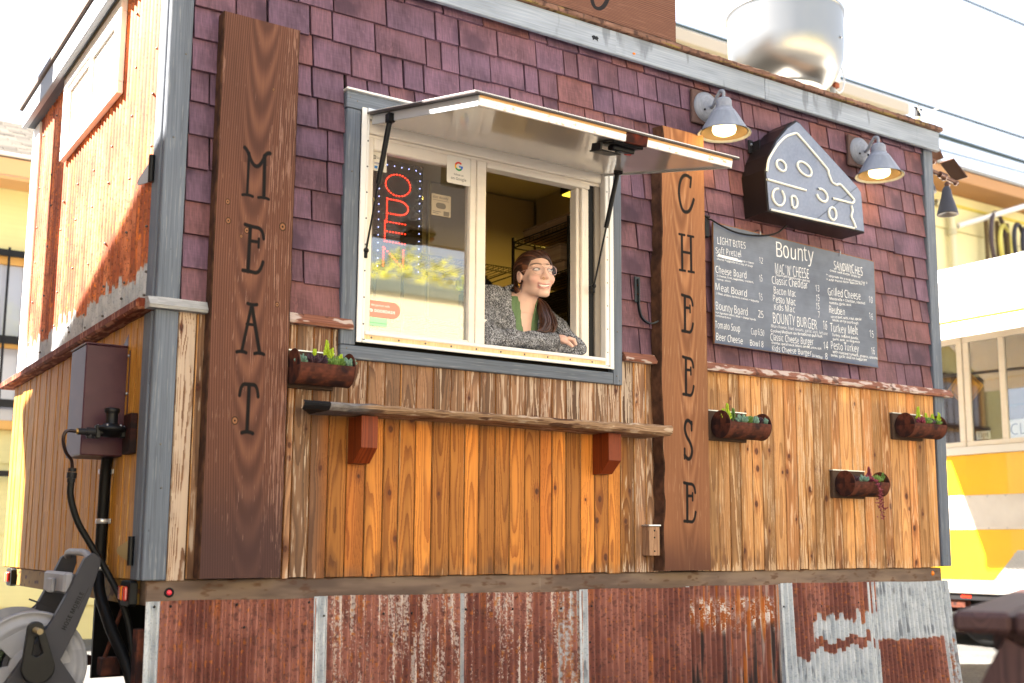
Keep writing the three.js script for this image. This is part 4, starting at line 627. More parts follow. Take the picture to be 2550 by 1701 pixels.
// ---------------------------------------------------------------- neon cheese sign
{
  const t = thing('neon_sign', 'black boxed neon sign in the shape of a cheese wedge', 'sign', [0, 0, 0.004]), Z = 0.158;
  const O = [[2.845, 2.46], [3.538, 2.461], [3.524, 2.672], [3.49, 2.702], [3.075, 2.958], [3.055, 2.962], [2.99, 2.915], [2.91, 2.83], [2.86, 2.745], [2.83, 2.665]];
  mesh('case', prism(O, Z - 0.004, 0.003), std({ color: 0x1c1616, roughness: 0.35 }), t);
  const cx = 3.17, cy = 2.65, inn = O.map(([x, y]) => [cx + (x - cx) * 0.985, cy + (y - cy) * 0.978]);
  const f = prism(inn, 0.003); f.translate(0, 0, Z + 0.0005); mesh('face', f, phy({ map: tex(256, 256, 0.8, 0.6, (u, v) => { const a = fbm(u * 5, v * 5, 4), s = vn(u * 120, v * 120); return mix3([98, 104, 120], [124, 130, 146], a * 0.8 + 0.3 * s); }), roughness: 0.22, clearcoat: 0.5 }), t);
  const tubeM = std({ color: 0xd8d6cc, roughness: 0.35 }), z = Z + 0.0075, P = (l) => l.map(([x, y]) => V(x, y, z));
  const neon = (pts, closed) => mesh('neon_tube', new THREE.TubeGeometry(new THREE.CatmullRomCurve3(P(pts), closed, 'catmullrom', 0.4), pts.length * 8, 0.0062, 8, closed), tubeM, t);
  neon([[2.835, 2.655], [2.852, 2.722], [2.917, 2.81], [2.975, 2.862], [3.03, 2.888], [3.05, 2.892], [3.078, 2.876], [3.17, 2.815], [3.265, 2.748], [3.272, 2.73], [3.282, 2.71], [3.298, 2.685], [3.33, 2.677], [3.36, 2.683], [3.45, 2.626], [3.456, 2.612], [3.44, 2.6], [3.37, 2.6], [3.297, 2.6]]);
  neon([[2.834, 2.616], [2.96, 2.612], [3.105, 2.608]]); neon([[2.853, 2.467], [3.1, 2.467], [3.4, 2.468], [3.45, 2.468]]);
  neon([[3.436, 2.585], [3.443, 2.56], [3.433, 2.528], [3.45, 2.5], [3.464, 2.472]]);
  const oval = (x, y, a, b, rot, s = 0, e = 360) => { const q = []; for (let i = 0; i <= 22; i++) { const k = (s + (e - s) * i / 22) * RAD, c = a * Math.cos(k), d = b * Math.sin(k); q.push([x + c * Math.cos(rot) - d * Math.sin(rot), y + c * Math.sin(rot) + d * Math.cos(rot)]); } neon(q, e - s === 360); };
  oval(2.934, 2.704, 0.033, 0.026, -0.3, 0, 357); oval(3.098, 2.718, 0.052, 0.03, -0.35, 0, 357); oval(2.91, 2.539, 0.04, 0.042, 0, 90, 420); oval(3.219, 2.603, 0.04, 0.03, -0.4, -150, 150); oval(3.292, 2.519, 0.027, 0.032, 0, 0, 357); oval(3.015, 2.533, 0.024, 0.03, 0, -120, 150); neon([[2.998, 2.56], [3.0, 2.535], [3.004, 2.508]]);
  mesh('crack', [rod(V(3.489, 2.694, Z + 0.0046), V(3.172, 2.468, Z + 0.0046), 0.0012, 0.0012, 5)], M.dark, t);
  mesh('bracket', [bx(2.87, 2.9, 2.8, 2.87, 0.0, 0.012, 0.002), bx(2.895, 2.9, 2.8, 2.86, 0.012, 0.06)], M.dark, t); mesh('bolt', ball(2.884, 2.845, 0.014, 0.007), M.steel, t);
  tag(mesh('sign_cable', tube([[2.545, 2.40, 0.03], [2.56, 2.398, 0.055], [2.618, 2.379, 0.06], [2.725, 2.357, 0.062], [2.889, 2.366, 0.062], [3.004, 2.398, 0.06], [3.085, 2.452, 0.05]], 0.0045, 50, 8), M.rubber), 'thin black cable drooping from the cheese wedge sign to the plank', 'cable');
  const pl = thing('cable_socket', 'small black outdoor socket at the edge of the CHEESE plank', 'socket', [2.545, 2.36, 0.004]); mesh('body', [bx(-0.012, 0.02, -0.05, 0.045, 0.001, 0.045, 0.004)], M.rubber, pl); mesh('lid', bx(-0.014, 0.022, 0.046, 0.056, 0.001, 0.05, 0.003), M.dark, pl);
}
// ---------------------------------------------------------------- chalkboard menu
{
  const MENU = `LIGHT BITES|23,88,187,84,30
Soft Pretzel|13,128,161,123,26
with sea salt, mustard + beer|20,143,233,140,8
cheese *upgrade to a cup of soup|20,155,224,154,8
12|262,128,285,129,27
Cheese Board|11,211,189,208,29
3 Cheese, Fruit, baguettes, crackers,|18,225,228,221,8
honey, olives|18,238,97,237,7
15|260,207,281,207,30
Meat Board|8,282,189,284,28
3 Meat, pickles, mustard, crackers + baguette|14,298,256,298,8
15|257,286,279,285,29
Bounty Board|9,362,192,363,31
our signature board. Meat + cheese boards|9,376,237,377,8
combined & more|9,389,95,389,7
25|249,361,283,360,30
Tomato Soup|5,436,146,435,28
Cup 6.50|207,438,283,435,26
Beer Cheese|8,485,158,485,29
Bowl 8|197,487,278,484,26
Bounty|359,84,596,75,70
MAC 'N' CHEESE|353,159,565,152,44
Topped with breadcrumbs + parsley|359,168,568,164,9
Classic Cheddar|335,206,557,196,33
13|603,198,628,198,29
Bacon Mac|343,247,481,243,30
15|601,241,627,242,30
Pesto Mac|337,282,477,281,30
15|599,279,627,279,29
Kids Mac|343,316,471,310,27
7|613,316,625,316,29
BOUNTY BURGER|335,373,607,369,45
16|641,364,669,365,39
Blue cheese, fried onions, garlic aioli, lettuce|322,393,671,386,13
Cooked Medium on Breadstop pub bun|321,414,637,401,12
Classic Cheese Burger|317,450,580,442,31
14|640,450,671,450,35
cheddar, special sauce, lettuce, tomato, onion, aioli|325,464,628,456,10
Kids Cheese Burger|324,496,565,490,25
(just ketchup)|568,491,632,496,12
8|649,496,668,496,26
SANDWICHES|724,83,917,82,38
come with Kettle chips or|698,95,900,95,9
* upgrade to a cup of soup for 3|675,120,945,116,9
* Add Pesto &/or Bacon for 2|674,140,928,125,9
Grilled Cheese|680,205,898,198,35
10|950,201,977,201,31
Mozzarella + Cheddar, roasted|689,223,926,214,11
tomato, garlic aioli|689,243,831,235,11
Reuben|682,285,790,282,34
16|949,279,976,278,31
corned beef, swiss, kraut, special|694,305,896,292,11
sauce, on rye sourdough|703,318,875,313,11
Turkey Melt|688,369,869,362,38
15|948,362,976,361,32
Turkey, smoked gouda,|699,386,871,382,11
garlic aioli, on baguette|702,404,880,398,10
Pesto Turkey|687,445,871,442,35
16|953,440,978,440,31
with roasted tomato, greens, onions|699,462,995,460,12
swiss, garlic aioli on baguette|686,478,922,476,12`;
  const map = canvasTex(2000, 1000, (u, v) => { const a = fbm(u * 6, v * 3, 4), s = fbm(u * 40, v * 22, 3), b = fbm(u * 5 + 9, v * 160, 3); let k = 78 + 28 * a + 10 * s + 8 * b; let c = [k, k * 1.05, k * 1.16]; const ed = Math.min(u, 1 - u, (1 - v) * 0.5, v * 0.5); c = mix3(c, [128, 84, 54], ss(0.006, 0.002, ed + 0.004 * (fbm(u * 60, v * 60, 3) - 0.5))); const sm = ss(0.055, 0.02, v + 0.02 * fbm(u * 30, 1, 2)); return mix3(c, [74, 86, 112], sm * 0.6); }, (g) => {
    const hr = rng(64); g.fillStyle = g.strokeStyle = '#eceae4';
    for (const row of MENU.split('\n')) {
      const [txt, n] = row.split('|'), [a, b, c, d, h] = n.split(',').map((e) => e * 2);
      const big = h > 30, px = h / 0.72; g.save(); g.font = `${h > 12 ? '' : 'bold '}${Math.round(px)}px sans-serif`; const w = g.measureText(txt).width;
      g.translate(a, b); g.rotate(Math.atan2(d - b, c - a)); const sx = (c - a) / w; let ax = 0; for (const ch of txt) { const cw = g.measureText(ch).width; g.save(); g.translate(ax * sx, (hr() - 0.5) * h * 0.09); g.rotate((hr() - 0.5) * 0.13); g.scale(sx * (0.9 + 0.16 * hr()), 0.94 + 0.14 * hr()); g.globalAlpha = 0.82 + 0.18 * hr(); g.fillText(ch, 0, 0); if (h > 24) { g.globalCompositeOperation = 'source-atop'; g.strokeStyle = '#666c78'; g.lineWidth = h * 0.03; g.strokeText(ch, 0, 0); } g.restore(); ax += cw; } g.restore();
    }
    g.save(); g.translate(58, 262); g.rotate(0.01); g.fillRect(0, 0, 220, 15); g.fillRect(40, 10, 226, 12); g.restore();
  });
  const t = thing('menu_board', 'grey chalkboard menu with white hand lettering hung on hooks', 'menu board');
  const s = new THREE.Shape([[2.590, 1.801], [3.754, 1.783], [3.754, 2.353], [3.743, 2.364], [2.597, 2.395]].map((p) => new THREE.Vector2(...p)));
  const fr = new THREE.ShapeGeometry(s), p = fr.attributes.position, uv = fr.attributes.uv;
  for (let i = 0; i < p.count; i++) { const u = (p.getX(i) - 2.592) / 1.162, top = 2.395 - 0.031 * u, bot = 1.801 - 0.018 * u; uv.setXY(i, clamp(u, 0.001, 0.999), clamp((p.getY(i) - bot) / (top - bot), 0.001, 0.999)); }
  fr.translate(0, 0, 0.0405); mesh('face', fr, std({ map, roughness: 0.8 }), t);
  const bk = new THREE.ExtrudeGeometry(s, { depth: 0.012, bevelEnabled: false }); bk.translate(0, 0, 0.028); mesh('backing', bk, std({ color: 0x8a5f40, roughness: 0.85 }), t);
  for (const [x, y] of [[2.899, 2.385], [3.474, 2.37]]) { const h = thing('hook', 'small steel hook holding up the chalkboard menu', 'hook', [x, y, 0.012], 'hooks of the chalkboard'); mesh('wire', tube([[0, 0.012, -0.008], [0, 0.014, 0.025], [0, 0.004, 0.04], [0, -0.016, 0.036], [0, -0.014, 0.03]], 0.0025, 20, 6), M.steel, h); mesh('eye', ball(0, 0.012, -0.004, 0.005), M.steel, h); }
}
{
  // iron U hook and small wooden block beside the window
  const t = thing('coat_hook', 'black iron U-shaped strap hook on the shingles by the CHEESE plank', 'hook', [2.16, 2.06, 0.004]);
  const q = []; const pth = [[-0.008, 0.0], [-0.006, -0.06], [-0.004, -0.13], [0.01, -0.18], [0.045, -0.203], [0.085, -0.19], [0.112, -0.15], [0.125, -0.09], [0.132, -0.05], [0.142, -0.042]];
  const c = new THREE.CatmullRomCurve3(pth.map(([x, y], i) => V(x, y, 0.008 + 0.03 * ss(2, 6, i)))), pos = [], n = 60; for (let i = 0; i < n; i++) { const a = c.getPoint(i / n), b = c.getPoint((i + 1) / n), ta = c.getTangent(i / n), tb = c.getTangent((i + 1) / n); const A = V(-ta.y, ta.x, 0).multiplyScalar(0.003), B = V(-tb.y, tb.x, 0).multiplyScalar(0.003), w = V(0, 0, 0.016); const Q = (o, s, e) => [o.x + s.x * e[0] + w.x * e[1], o.y + s.y * e[0], o.z + w.z * e[1]]; const E = [[-1, -0.5], [1, -0.5], [1, 0.5], [-1, 0.5]]; for (let k = 0; k < 4; k++) { const k2 = (k + 1) % 4; pos.push(...Q(a, A, E[k]), ...Q(b, B, E[k]), ...Q(b, B, E[k2]), ...Q(a, A, E[k]), ...Q(b, B, E[k2]), ...Q(a, A, E[k2])); } }
  const g = new THREE.BufferGeometry(); g.setAttribute('position', new THREE.Float32BufferAttribute(pos, 3)); g.computeVertexNormals(); mesh('strap', uvm(g), std({ color: 0x23272c, roughness: 0.45, metalness: 0.5, side: THREE.DoubleSide }), t);
  mesh('plate', bx(-0.024, 0.008, -0.11, 0.012, 0.0, 0.006, 0.002), std({ color: 0x2b3036, roughness: 0.5, metalness: 0.4 }), t); mesh('screw', [ball(-0.008, -0.03, 0.008, 0.005), ball(-0.008, -0.07, 0.008, 0.005)], M.rustPlate, t);
  const b = thing('socket_block', 'small wooden block with metal cap low beside the CHEESE plank', 'block', [2.172, 0.81, 0.0]); mesh('block', wood(bx(0, 0.062, 0, 0.128, 0.001, 0.05, 0.003)), std({ map: tex(64, 128, 0.1, 0.2, (u, v) => mix3([128, 94, 70], [170, 134, 104], grain(u, v, 9, 0.012))), roughness: 0.8 }), b); mesh('cap', bx(-0.004, 0.066, 0.129, 0.137, 0.001, 0.054, 0.002), M.alu, b); mesh('screw', [ball(0.03, 0.02, 0.05, 0.004), ball(0.03, 0.08, 0.05, 0.004), ball(0.03, 0.11, 0.05, 0.004)], M.dark, b);
}
// ---------------------------------------------------------------- rusty planters with succulents
const leafM = { lime: std({ color: 0x9fb52c, roughness: 0.5 }), green: std({ color: 0x5f7a3a, roughness: 0.55 }), blue: std({ color: 0x6e8a78, roughness: 0.55 }), dark: std({ color: 0x3f2c34, roughness: 0.5 }), wine: std({ color: 0x7c3440, roughness: 0.5 }) };
function leafGeo(l, w) { const g = new THREE.SphereGeometry(1, 6, 5); g.scale(w, l / 2, w * 0.5); g.translate(0, l / 2, 0); return g.toNonIndexed(); }
function rosette(r, n, seed) { const q = rng(seed), out = []; for (let i = 0; i < n; i++) { const a = i * 2.4, t = 1.25 - 1.0 * i / n, g = leafGeo(r * (0.7 + 0.4 * q()), r * 0.22); g.rotateZ(t); g.rotateY(a); g.translate(0, 0.004, 0); out.push(g); } return merge(out); }
function sprig(h, n, seed) { const q = rng(seed), out = [rod([0, 0, 0], [0.003, h, 0], 0.0016, 0.001, 5)]; for (let i = 0; i < n; i++) { const t = 0.25 + 0.75 * i / n, g = leafGeo(0.022 * (1.1 - 0.4 * t), 0.0042); g.rotateZ(0.9 - 0.6 * t); g.rotateY(i * 2.4 + q()); g.translate(0.003 * t, h * t, 0); out.push(g); } return merge(out); }
function trail(len, n, seed) { const q = rng(seed), out = [], pts = [V(0, 0, 0), V(0, 0.012, 0.03), V(0.006, -0.04, 0.055), V(0.012, -len * 0.6, 0.05), V(0.03, -len, 0.055)], c = new THREE.CatmullRomCurve3(pts); out.push(tube(pts, 0.0018, 20, 5)); for (let i = 0; i < n; i++) { const p = c.getPoint(0.15 + 0.85 * i / n), g = leafGeo(0.013, 0.0032); g.rotateZ(1.4); g.rotateY(i * 2.4 + q()); g.translate(p.x, p.y, p.z); out.push(g); if (i > n * 0.6) { const g2 = leafGeo(0.014, 0.003); g2.rotateZ(-1.2); g2.rotateY(q() * 6); g2.translate(p.x + rr(-0.03, 0.03, q), p.y + rr(-0.02, 0.02, q), p.z); out.push(g2); } } return merge(out); }
const planterProto = (W) => {
  const r = 0.064, Y = 0.066, Zc = 0.088, o = {};
  const prof = [], inn = []; for (let i = 0; i <= 18; i++) { const a = (8 - i * 11) * RAD; prof.push([Zc + Math.cos(a) * r, Y + Math.sin(a) * r]); inn.unshift([Zc + Math.cos(a) * (r - 0.003), Y + Math.sin(a) * (r - 0.003)]); }
  const t = prism([...prof, ...inn], W - 0.01); t.rotateY(-Math.PI / 2); t.translate(W - 0.005, 0, 0); o.trough = uvm(t);
  const disc = new THREE.CylinderGeometry(r + 0.001, r + 0.001, 0.004, 32); disc.rotateZ(Math.PI / 2); o.disc = uvm(disc.toNonIndexed());
  return { ...o, Y, Zc };
};
function planter(x, y, W, label, plants, plabel, grp) {
  const P = planterProto(W), t = thing('planter', label, 'planter', [x, y, 0.001], 'rusty half-round wall planters');
  mesh('back_board', wood(bx(-0.012, W * 0.86, -0.004, 0.135, 0, 0.021, 0.003)), std({ color: 0x4a382c, roughness: 0.85 }), t);
  mesh('cap_strip', bx(-0.012, W * 0.86, 0.1352, 0.139, 0.0, 0.023), M.alu, t);
  mesh('trough', P.trough, M.rustPlate, t);
  for (const px of [0.002, W - 0.004]) { const d = P.disc.clone(); d.translate(px, P.Y + 0.0, P.Zc); mesh('end_plate', d, M.rustPlate, t); }
  mesh('soil', bx(0.006, W - 0.008, P.Y - 0.02, P.Y + 0.009, P.Zc - 0.058, P.Zc + 0.058), std({ color: 0x2a211a, roughness: 1 }), t);
  for (const [kind, px, pz, s, m, seed] of plants) {
    const g = kind === 'r' ? rosette(0.036 * s, 20, seed) : kind === 's' ? sprig(0.078 * s, Math.round(30 * s), seed) : trail(0.13 * s, 34, seed);
    const o = mesh('succulent', g, leafM[m]); o.position.set(x + px * W, y + P.Y + 0.008, P.Zc + pz); tag(o, `${{ lime: 'yellow-green', green: 'green', blue: 'grey-blue', dark: 'blackish', wine: 'wine-red' }[m]} ${{ r: 'rosette', s: 'upright sprig', t: 'trailing' }[kind]} ${plabel}`, 'plant', grp);
  }
}
planter(0.478, 1.435, 0.222, 'rusty half-round planter of succulents beside the MEAT plank', [['r', 0.12, 0.02, 1, 'blue', 1], ['r', 0.3, 0.03, 1.15, 'dark', 2], ['r', 0.45, 0.025, 1.1, 'dark', 3], ['s', 0.38, -0.01, 0.7, 'lime', 4], ['s', 0.58, 0.0, 1.15, 'lime', 5], ['s', 0.63, 0.02, 0.75, 'lime', 6], ['r', 0.62, 0.035, 0.9, 'green', 7], ['r', 0.76, 0.02, 1.2, 'green', 8], ['s', 0.8, 0.015, 0.5, 'lime', 9], ['r', 0.92, 0.03, 1.0, 'blue', 10]], 'succulent in the planter beside the MEAT plank', 'succulents beside the MEAT plank');
planter(2.572, 1.346, 0.27, 'rusty planter below the chalkboard beside the CHEESE plank', [['s', 0.03, 0.01, 0.7, 'lime', 11], ['s', 0.16, 0.0, 1.05, 'lime', 12], ['s', 0.1, 0.03, 0.5, 'lime', 13], ['s', 0.3, 0.0, 0.8, 'green', 14], ['r', 0.4, 0.03, 1.1, 'blue', 15], ['r', 0.55, 0.02, 1.2, 'green', 16], ['r', 0.68, 0.03, 1.1, 'blue', 17], ['r', 0.82, 0.02, 1.1, 'dark', 18], ['r', 0.93, 0.03, 0.9, 'blue', 19]], 'succulent in the planter beside the CHEESE plank', 'succulents beside the CHEESE plank');
planter(3.405, 1.097, 0.268, 'lowest rusty planter with a trailing wine-red succulent', [['r', 0.15, 0.03, 0.9, 'dark', 20], ['r', 0.4, 0.03, 1.0, 'blue', 21], ['r', 0.55, 0.03, 1.1, 'wine', 22], ['s', 0.6, 0.02, 0.9, 'wine', 23], ['r', 0.78, 0.02, 1.1, 'green', 24], ['s', 0.95, 0.03, 0.55, 'green', 25], ['t', 0.5, 0.045, 1.45, 'wine', 26], ['t', 0.56, 0.04, 1.1, 'wine', 27]], 'succulent in the lowest wall planter', 'succulents in the lowest planter');
planter(3.885, 1.419, 0.272, 'rusty planter by the grey corner post with yellow-green sprigs', [['s', 0.42, 0.0, 1.1, 'lime', 28], ['r', 0.36, 0.03, 1.0, 'wine', 29], ['r', 0.5, 0.03, 1.1, 'green', 30], ['s', 0.6, 0.01, 0.7, 'lime', 31], ['r', 0.66, 0.02, 1.1, 'dark', 32], ['s', 0.78, 0.015, 0.65, 'lime', 33], ['r', 0.82, 0.03, 1.0, 'green', 34], ['s', 0.96, 0.02, 0.8, 'lime', 35]], 'succulent in the planter by the corner post', 'succulents by the corner post');
// ---------------------------------------------------------------- gas cabinet, regulator and hoses on the end wall
{
  const t = thing('gas_cabinet', 'purple-brown steel cabinet on the end wall of the trailer', 'cabinet', [0, 1.172, -0.3]);
  const paint = std({ map: tex(256, 256, 0.6, 0.6, (u, v) => mix3([62, 36, 46], [82, 52, 60], fbm(u * 12, v * 12, 4))), roughness: 0.42 });
  mesh('body', uvm(bx(-0.153, -0.004, 0.002, 0.404, -0.234, -0.002, 0.004)), paint, t);
  mesh('lid', uvm(bx(-0.157, -0.003, 0.4042, 0.41, -0.238, 0.002, 0.002)), paint, t);
  mesh('flange', uvm(bx(-0.0065, -0.0035, 0.03, 0.39, -0.0018, 0.034)), paint, t);
  mesh('bolt', [0.1, 0.23, 0.37].map((y) => ball(-0.0075, y, 0.018, 0.006, 8, 6)), M.steel, t);
  mesh('gusset', (() => { const g = prism([[0, 0], [0.09, 0], [0, 0.05]], 0.003); g.rotateY(Math.PI / 2); g.translate(-0.008, 0.405, -0.002); return g; })(), paint, t);
  const r = thing('gas_regulator', 'black gas regulator mounted on a dark bracket plate beside the steel cabinet', 'regulator', [-0.075, 1.262, -0.2]);
  mesh('bracket_plate', uvm(bx(0.045, 0.071, -0.088, 0.055, -0.02, 0.075, 0.003)), std({ map: plateRustT, color: 0x9a8078, roughness: 0.7 }), r);
  mesh('body', [lathe([[0, -0.03], [0.028, -0.028], [0.036, -0.012], [0.05, -0.008], [0.053, 0.0], [0.05, 0.008], [0.03, 0.014], [0.02, 0.022], [0.02, 0.056], [0.026, 0.058], [0.027, 0.072], [0.02, 0.075], [0, 0.075]], 28), bx(-0.055, -0.038, -0.036, 0.012, -0.018, 0.018, 0.003), bx(0.03, 0.05, -0.03, 0.006, -0.018, 0.018, 0.003), rod([-0.055, -0.014, 0], [0.06, -0.014, 0], 0.013)], M.blackPlastic, r);
  mesh('bolts', [0, 1, 2, 3, 4, 5].map((k) => ball(0.045 * Math.cos(k * 1.05), 0.01, 0.045 * Math.sin(k * 1.05), 0.005, 6, 5)), M.steel, r);
  mesh('fitting', [rod([-0.055, -0.014, 0], [-0.085, -0.014, 0], 0.017, 0.017, 6), rod([-0.085, -0.014, 0], [-0.1, -0.014, 0], 0.012), rod([-0.1, -0.014, 0], [-0.112, -0.014, 0], 0.013, 0.013, 6), rod([-0.07, -0.014, 0], [-0.07, -0.036, 0], 0.011, 0.014, 6)], M.dark, r);
  mesh('brass_nut', rod([-0.1, -0.014, 0], [-0.118, -0.014, 0], 0.0115, 0.0115, 6), std({ color: 0x9a7840, roughness: 0.4, metalness: 0.7 }), r);
  mesh('pigtail', tube([[-0.115, -0.014, 0], [-0.15, -0.016, 0.002], [-0.158, -0.04, 0.0], [-0.145, -0.085, -0.015], [-0.118, -0.115, -0.04], [-0.112, -0.145, -0.05]], 0.006, 30, 8), std({ color: 0x2a1c1a, roughness: 0.35, metalness: 0.4 }), r);
  mesh('hose_coupling', [rod([-0.112, -0.14, -0.05], [-0.112, -0.152, -0.05], 0.014, 0.014, 8), rod([-0.112, -0.155, -0.05], [-0.113, -0.175, -0.05], 0.0175, 0.0175, 6), rod([-0.113, -0.176, -0.05], [-0.113, -0.19, -0.05], 0.014)], M.dark, r);
  tag(mesh('gas_hose', tube([[-0.188, 1.075, -0.25], [-0.188, 1.03, -0.25], [-0.16, 0.94, -0.25], [-0.118, 0.869, -0.25], [-0.05, 0.75, -0.22], [0.0, 0.62, -0.16], [0.03, 0.4, -0.1], [0.06, 0.2, -0.06], [0.075, 0.04, -0.05], [0.12, 0.012, 0.1 - 0.12]], 0.0115, 60, 10), M.rubber), 'thin black gas hose running down from the regulator to the ground', 'hose');
  const h = thing('drain_hose', 'thick black hose clamped to the end wall below the steel cabinet', 'hose');
  mesh('hose', tube([[-0.03, 1.18, -0.42], [-0.028, 1.13, -0.44], [-0.026, 1.0, -0.455], [-0.026, 0.8, -0.46], [-0.03, 0.7, -0.43], [-0.02, 0.58, -0.3], [0.02, 0.4, -0.13], [0.04, 0.15, -0.06], [0.05, 0.02, -0.05]], 0.0205, 70, 12), M.rubber, h);
  for (const y of [1.125, 0.942, 0.771]) { const c = new THREE.TorusGeometry(0.0215, 0.0032, 6, 20); c.rotateX(Math.PI / 2); c.scale(1, 3.2, 1); c.translate(-0.026, y, -0.455); mesh('clamp', merge([c, bx(-0.012, -0.006, y - 0.009, y + 0.009, -0.435, -0.41, 0.001)]), M.alu, h); }
}
// ---------------------------------------------------------------- garden hose reel cart
{
  const t = thing('hose_reel', 'grey and charcoal plastic garden hose reel cart beside the trailer', 'hose reel');
  const greyP = std({ map: tex(128, 128, 0.5, 0.5, (u, v) => mix3([122, 122, 128], [150, 150, 156], fbm(u * 16, v * 16, 4))), roughness: 0.45 }), char = std({ color: 0x33333a, roughness: 0.5 });
  const cx = -0.288, cy = 0.45;
  const disc = (z, s) => {   // pressed flange: broad ridged ring, hub, four wide spokes
    const ring = lathe([[0.112, 0.0], [0.112, 0.01], [0.13, 0.012], [0.138, 0.02], [0.15, 0.02], [0.158, 0.012], [0.172, 0.01], [0.176, 0.018], [0.184, 0.018], [0.186, 0.0], [0.112, 0.0]], 64), hub = lathe([[0, 0.026], [0.03, 0.026], [0.04, 0.018], [0.064, 0.012], [0.07, 0.0], [0, 0.0]], 40), out = [];
    for (let k = 0; k < 4; k++) { const g = prism([[0.05, -0.034], [0.122, -0.056], [0.122, 0.056], [0.05, 0.034]], 0.01, 0.002); g.rotateZ(k * Math.PI / 2 + 0.5); out.push(g); }
    for (const g of [ring, hub]) { g.rotateX(Math.PI / 2); out.push(g); }
    return out.map((g) => { if (s < 0) g.rotateY(Math.PI); g.translate(cx, cy, z); return uvm(g); });
  };
  mesh('reel_flange', disc(-0.24, 1), greyP, t); mesh('reel_flange', disc(-0.52, -1), greyP, t);
  mesh('drum', (() => { const g = new THREE.CylinderGeometry(0.085, 0.085, 0.27, 36); g.rotateX(Math.PI / 2); g.translate(cx, cy, -0.376); return g; })(), char, t);
  const coil = []; for (let k = 0; k < 12; k++) { const g = new THREE.TorusGeometry(0.098, 0.01, 6, 40); g.translate(cx, cy, -0.26 - k * 0.021); coil.push(g); } mesh('garden_hose', coil, std({ color: 0x3d4a3a, roughness: 0.5 }), t);
  const arm = (z, d) => { const g = prism([[-0.114, 0.826], [-0.092, 0.812], [-0.09, 0.79], [-0.105, 0.737], [-0.119, 0.682], [-0.154, 0.582], [-0.203, 0.472], [-0.14, 0.38], [-0.06, 0.25], [-0.04, 0.03], [-0.11, 0.03], [-0.24, 0.3], [-0.40, 0.3], [-0.5, 0.03], [-0.57, 0.03], [-0.47, 0.33], [-0.365, 0.405], [-0.308, 0.494], [-0.255, 0.569], [-0.234, 0.599], [-0.19, 0.69], [-0.14, 0.808]], d, 0.002); g.translate(0, 0, z); return g; };
  mesh('side_frame', uvm(arm(-0.215, 0.03)), char, t); mesh('side_frame', uvm(arm(-0.575, 0.03)), char, t);
  mesh('handle', [tube([[-0.122, 0.81, -0.2], [-0.124, 0.826, -0.25], [-0.126, 0.83, -0.38], [-0.124, 0.826, -0.52], [-0.122, 0.81, -0.56]], 0.013, 30, 10)], greyP, t);
  mesh('crosspiece', [bx(-0.20, -0.165, 0.69, 0.762, -0.545, -0.215, 0.008), bx(-0.215, -0.2, 0.69, 0.74, -0.42, -0.34, 0.004)], greyP, t);
  const web = [bx(-0.26, -0.175, 0.595, 0.60, -0.55, -0.545)]; mesh('rib', [rod([-0.245, 0.615, -0.545], [-0.165, 0.69, -0.545], 0.003), rod([-0.245, 0.66, -0.545], [-0.17, 0.63, -0.545], 0.003), ...web], char, t);
  // crank
  const k = new THREE.Shape(); k.absellipse(0, 0, 0.048, 0.05, Math.PI, 0, false); k.lineTo(0.022, 0.125); k.absarc(0, 0.125, 0.022, 0, Math.PI, false); k.closePath(); const hole = new THREE.Path(); hole.moveTo(-0.02, 0.045); hole.quadraticCurveTo(0, 0.02, 0.02, 0.045); hole.lineTo(0.009, 0.1); hole.quadraticCurveTo(0, 0.112, -0.009, 0.1); hole.closePath(); k.holes.push(hole);
  const cg = new THREE.ExtrudeGeometry(k, { depth: 0.02, bevelEnabled: true, bevelSize: 0.004, bevelThickness: 0.004, bevelSegments: 2 }); cg.rotateZ(0.12); cg.translate(-0.278, 0.455, -0.16); mesh('crank', uvm(cg), M.blackPlastic, t);
  mesh('crank_knob', [rod([-0.295, 0.578, -0.14], [-0.29, 0.575, -0.085], 0.010)], std({ color: 0x8a7a5a, roughness: 0.35 }), t); mesh('axle', rod([cx, cy, -0.6], [cx, cy, -0.14], 0.014), M.steel, t);
  for (const z of [-0.165, -0.61]) { const w = lathe([[0.02, -0.02], [0.075, -0.02], [0.085, -0.012], [0.085, 0.012], [0.075, 0.02], [0.02, 0.02]], 28); w.rotateX(Math.PI / 2); w.translate(-0.08, 0.087, z); mesh('wheel', w, M.rubber, t); }
  // embossed name on the arm
  const T = canvasTex(512, 96, null, (g) => { g.clearRect(0, 0, 512, 96); g.fillStyle = 'rgba(14,14,18,0.85)'; g.font = 'bold 62px sans-serif'; g.fillText('HOSE MOBILE', 12, 68); g.fillRect(250, 80, 240, 4); });
  const pl = new THREE.PlaneGeometry(0.17, 0.032); pl.rotateZ(66 * RAD); pl.translate(-0.165, 0.645, -0.1818); mesh('lettering', pl, std({ map: T, transparent: true, roughness: 0.5 }), t);
}
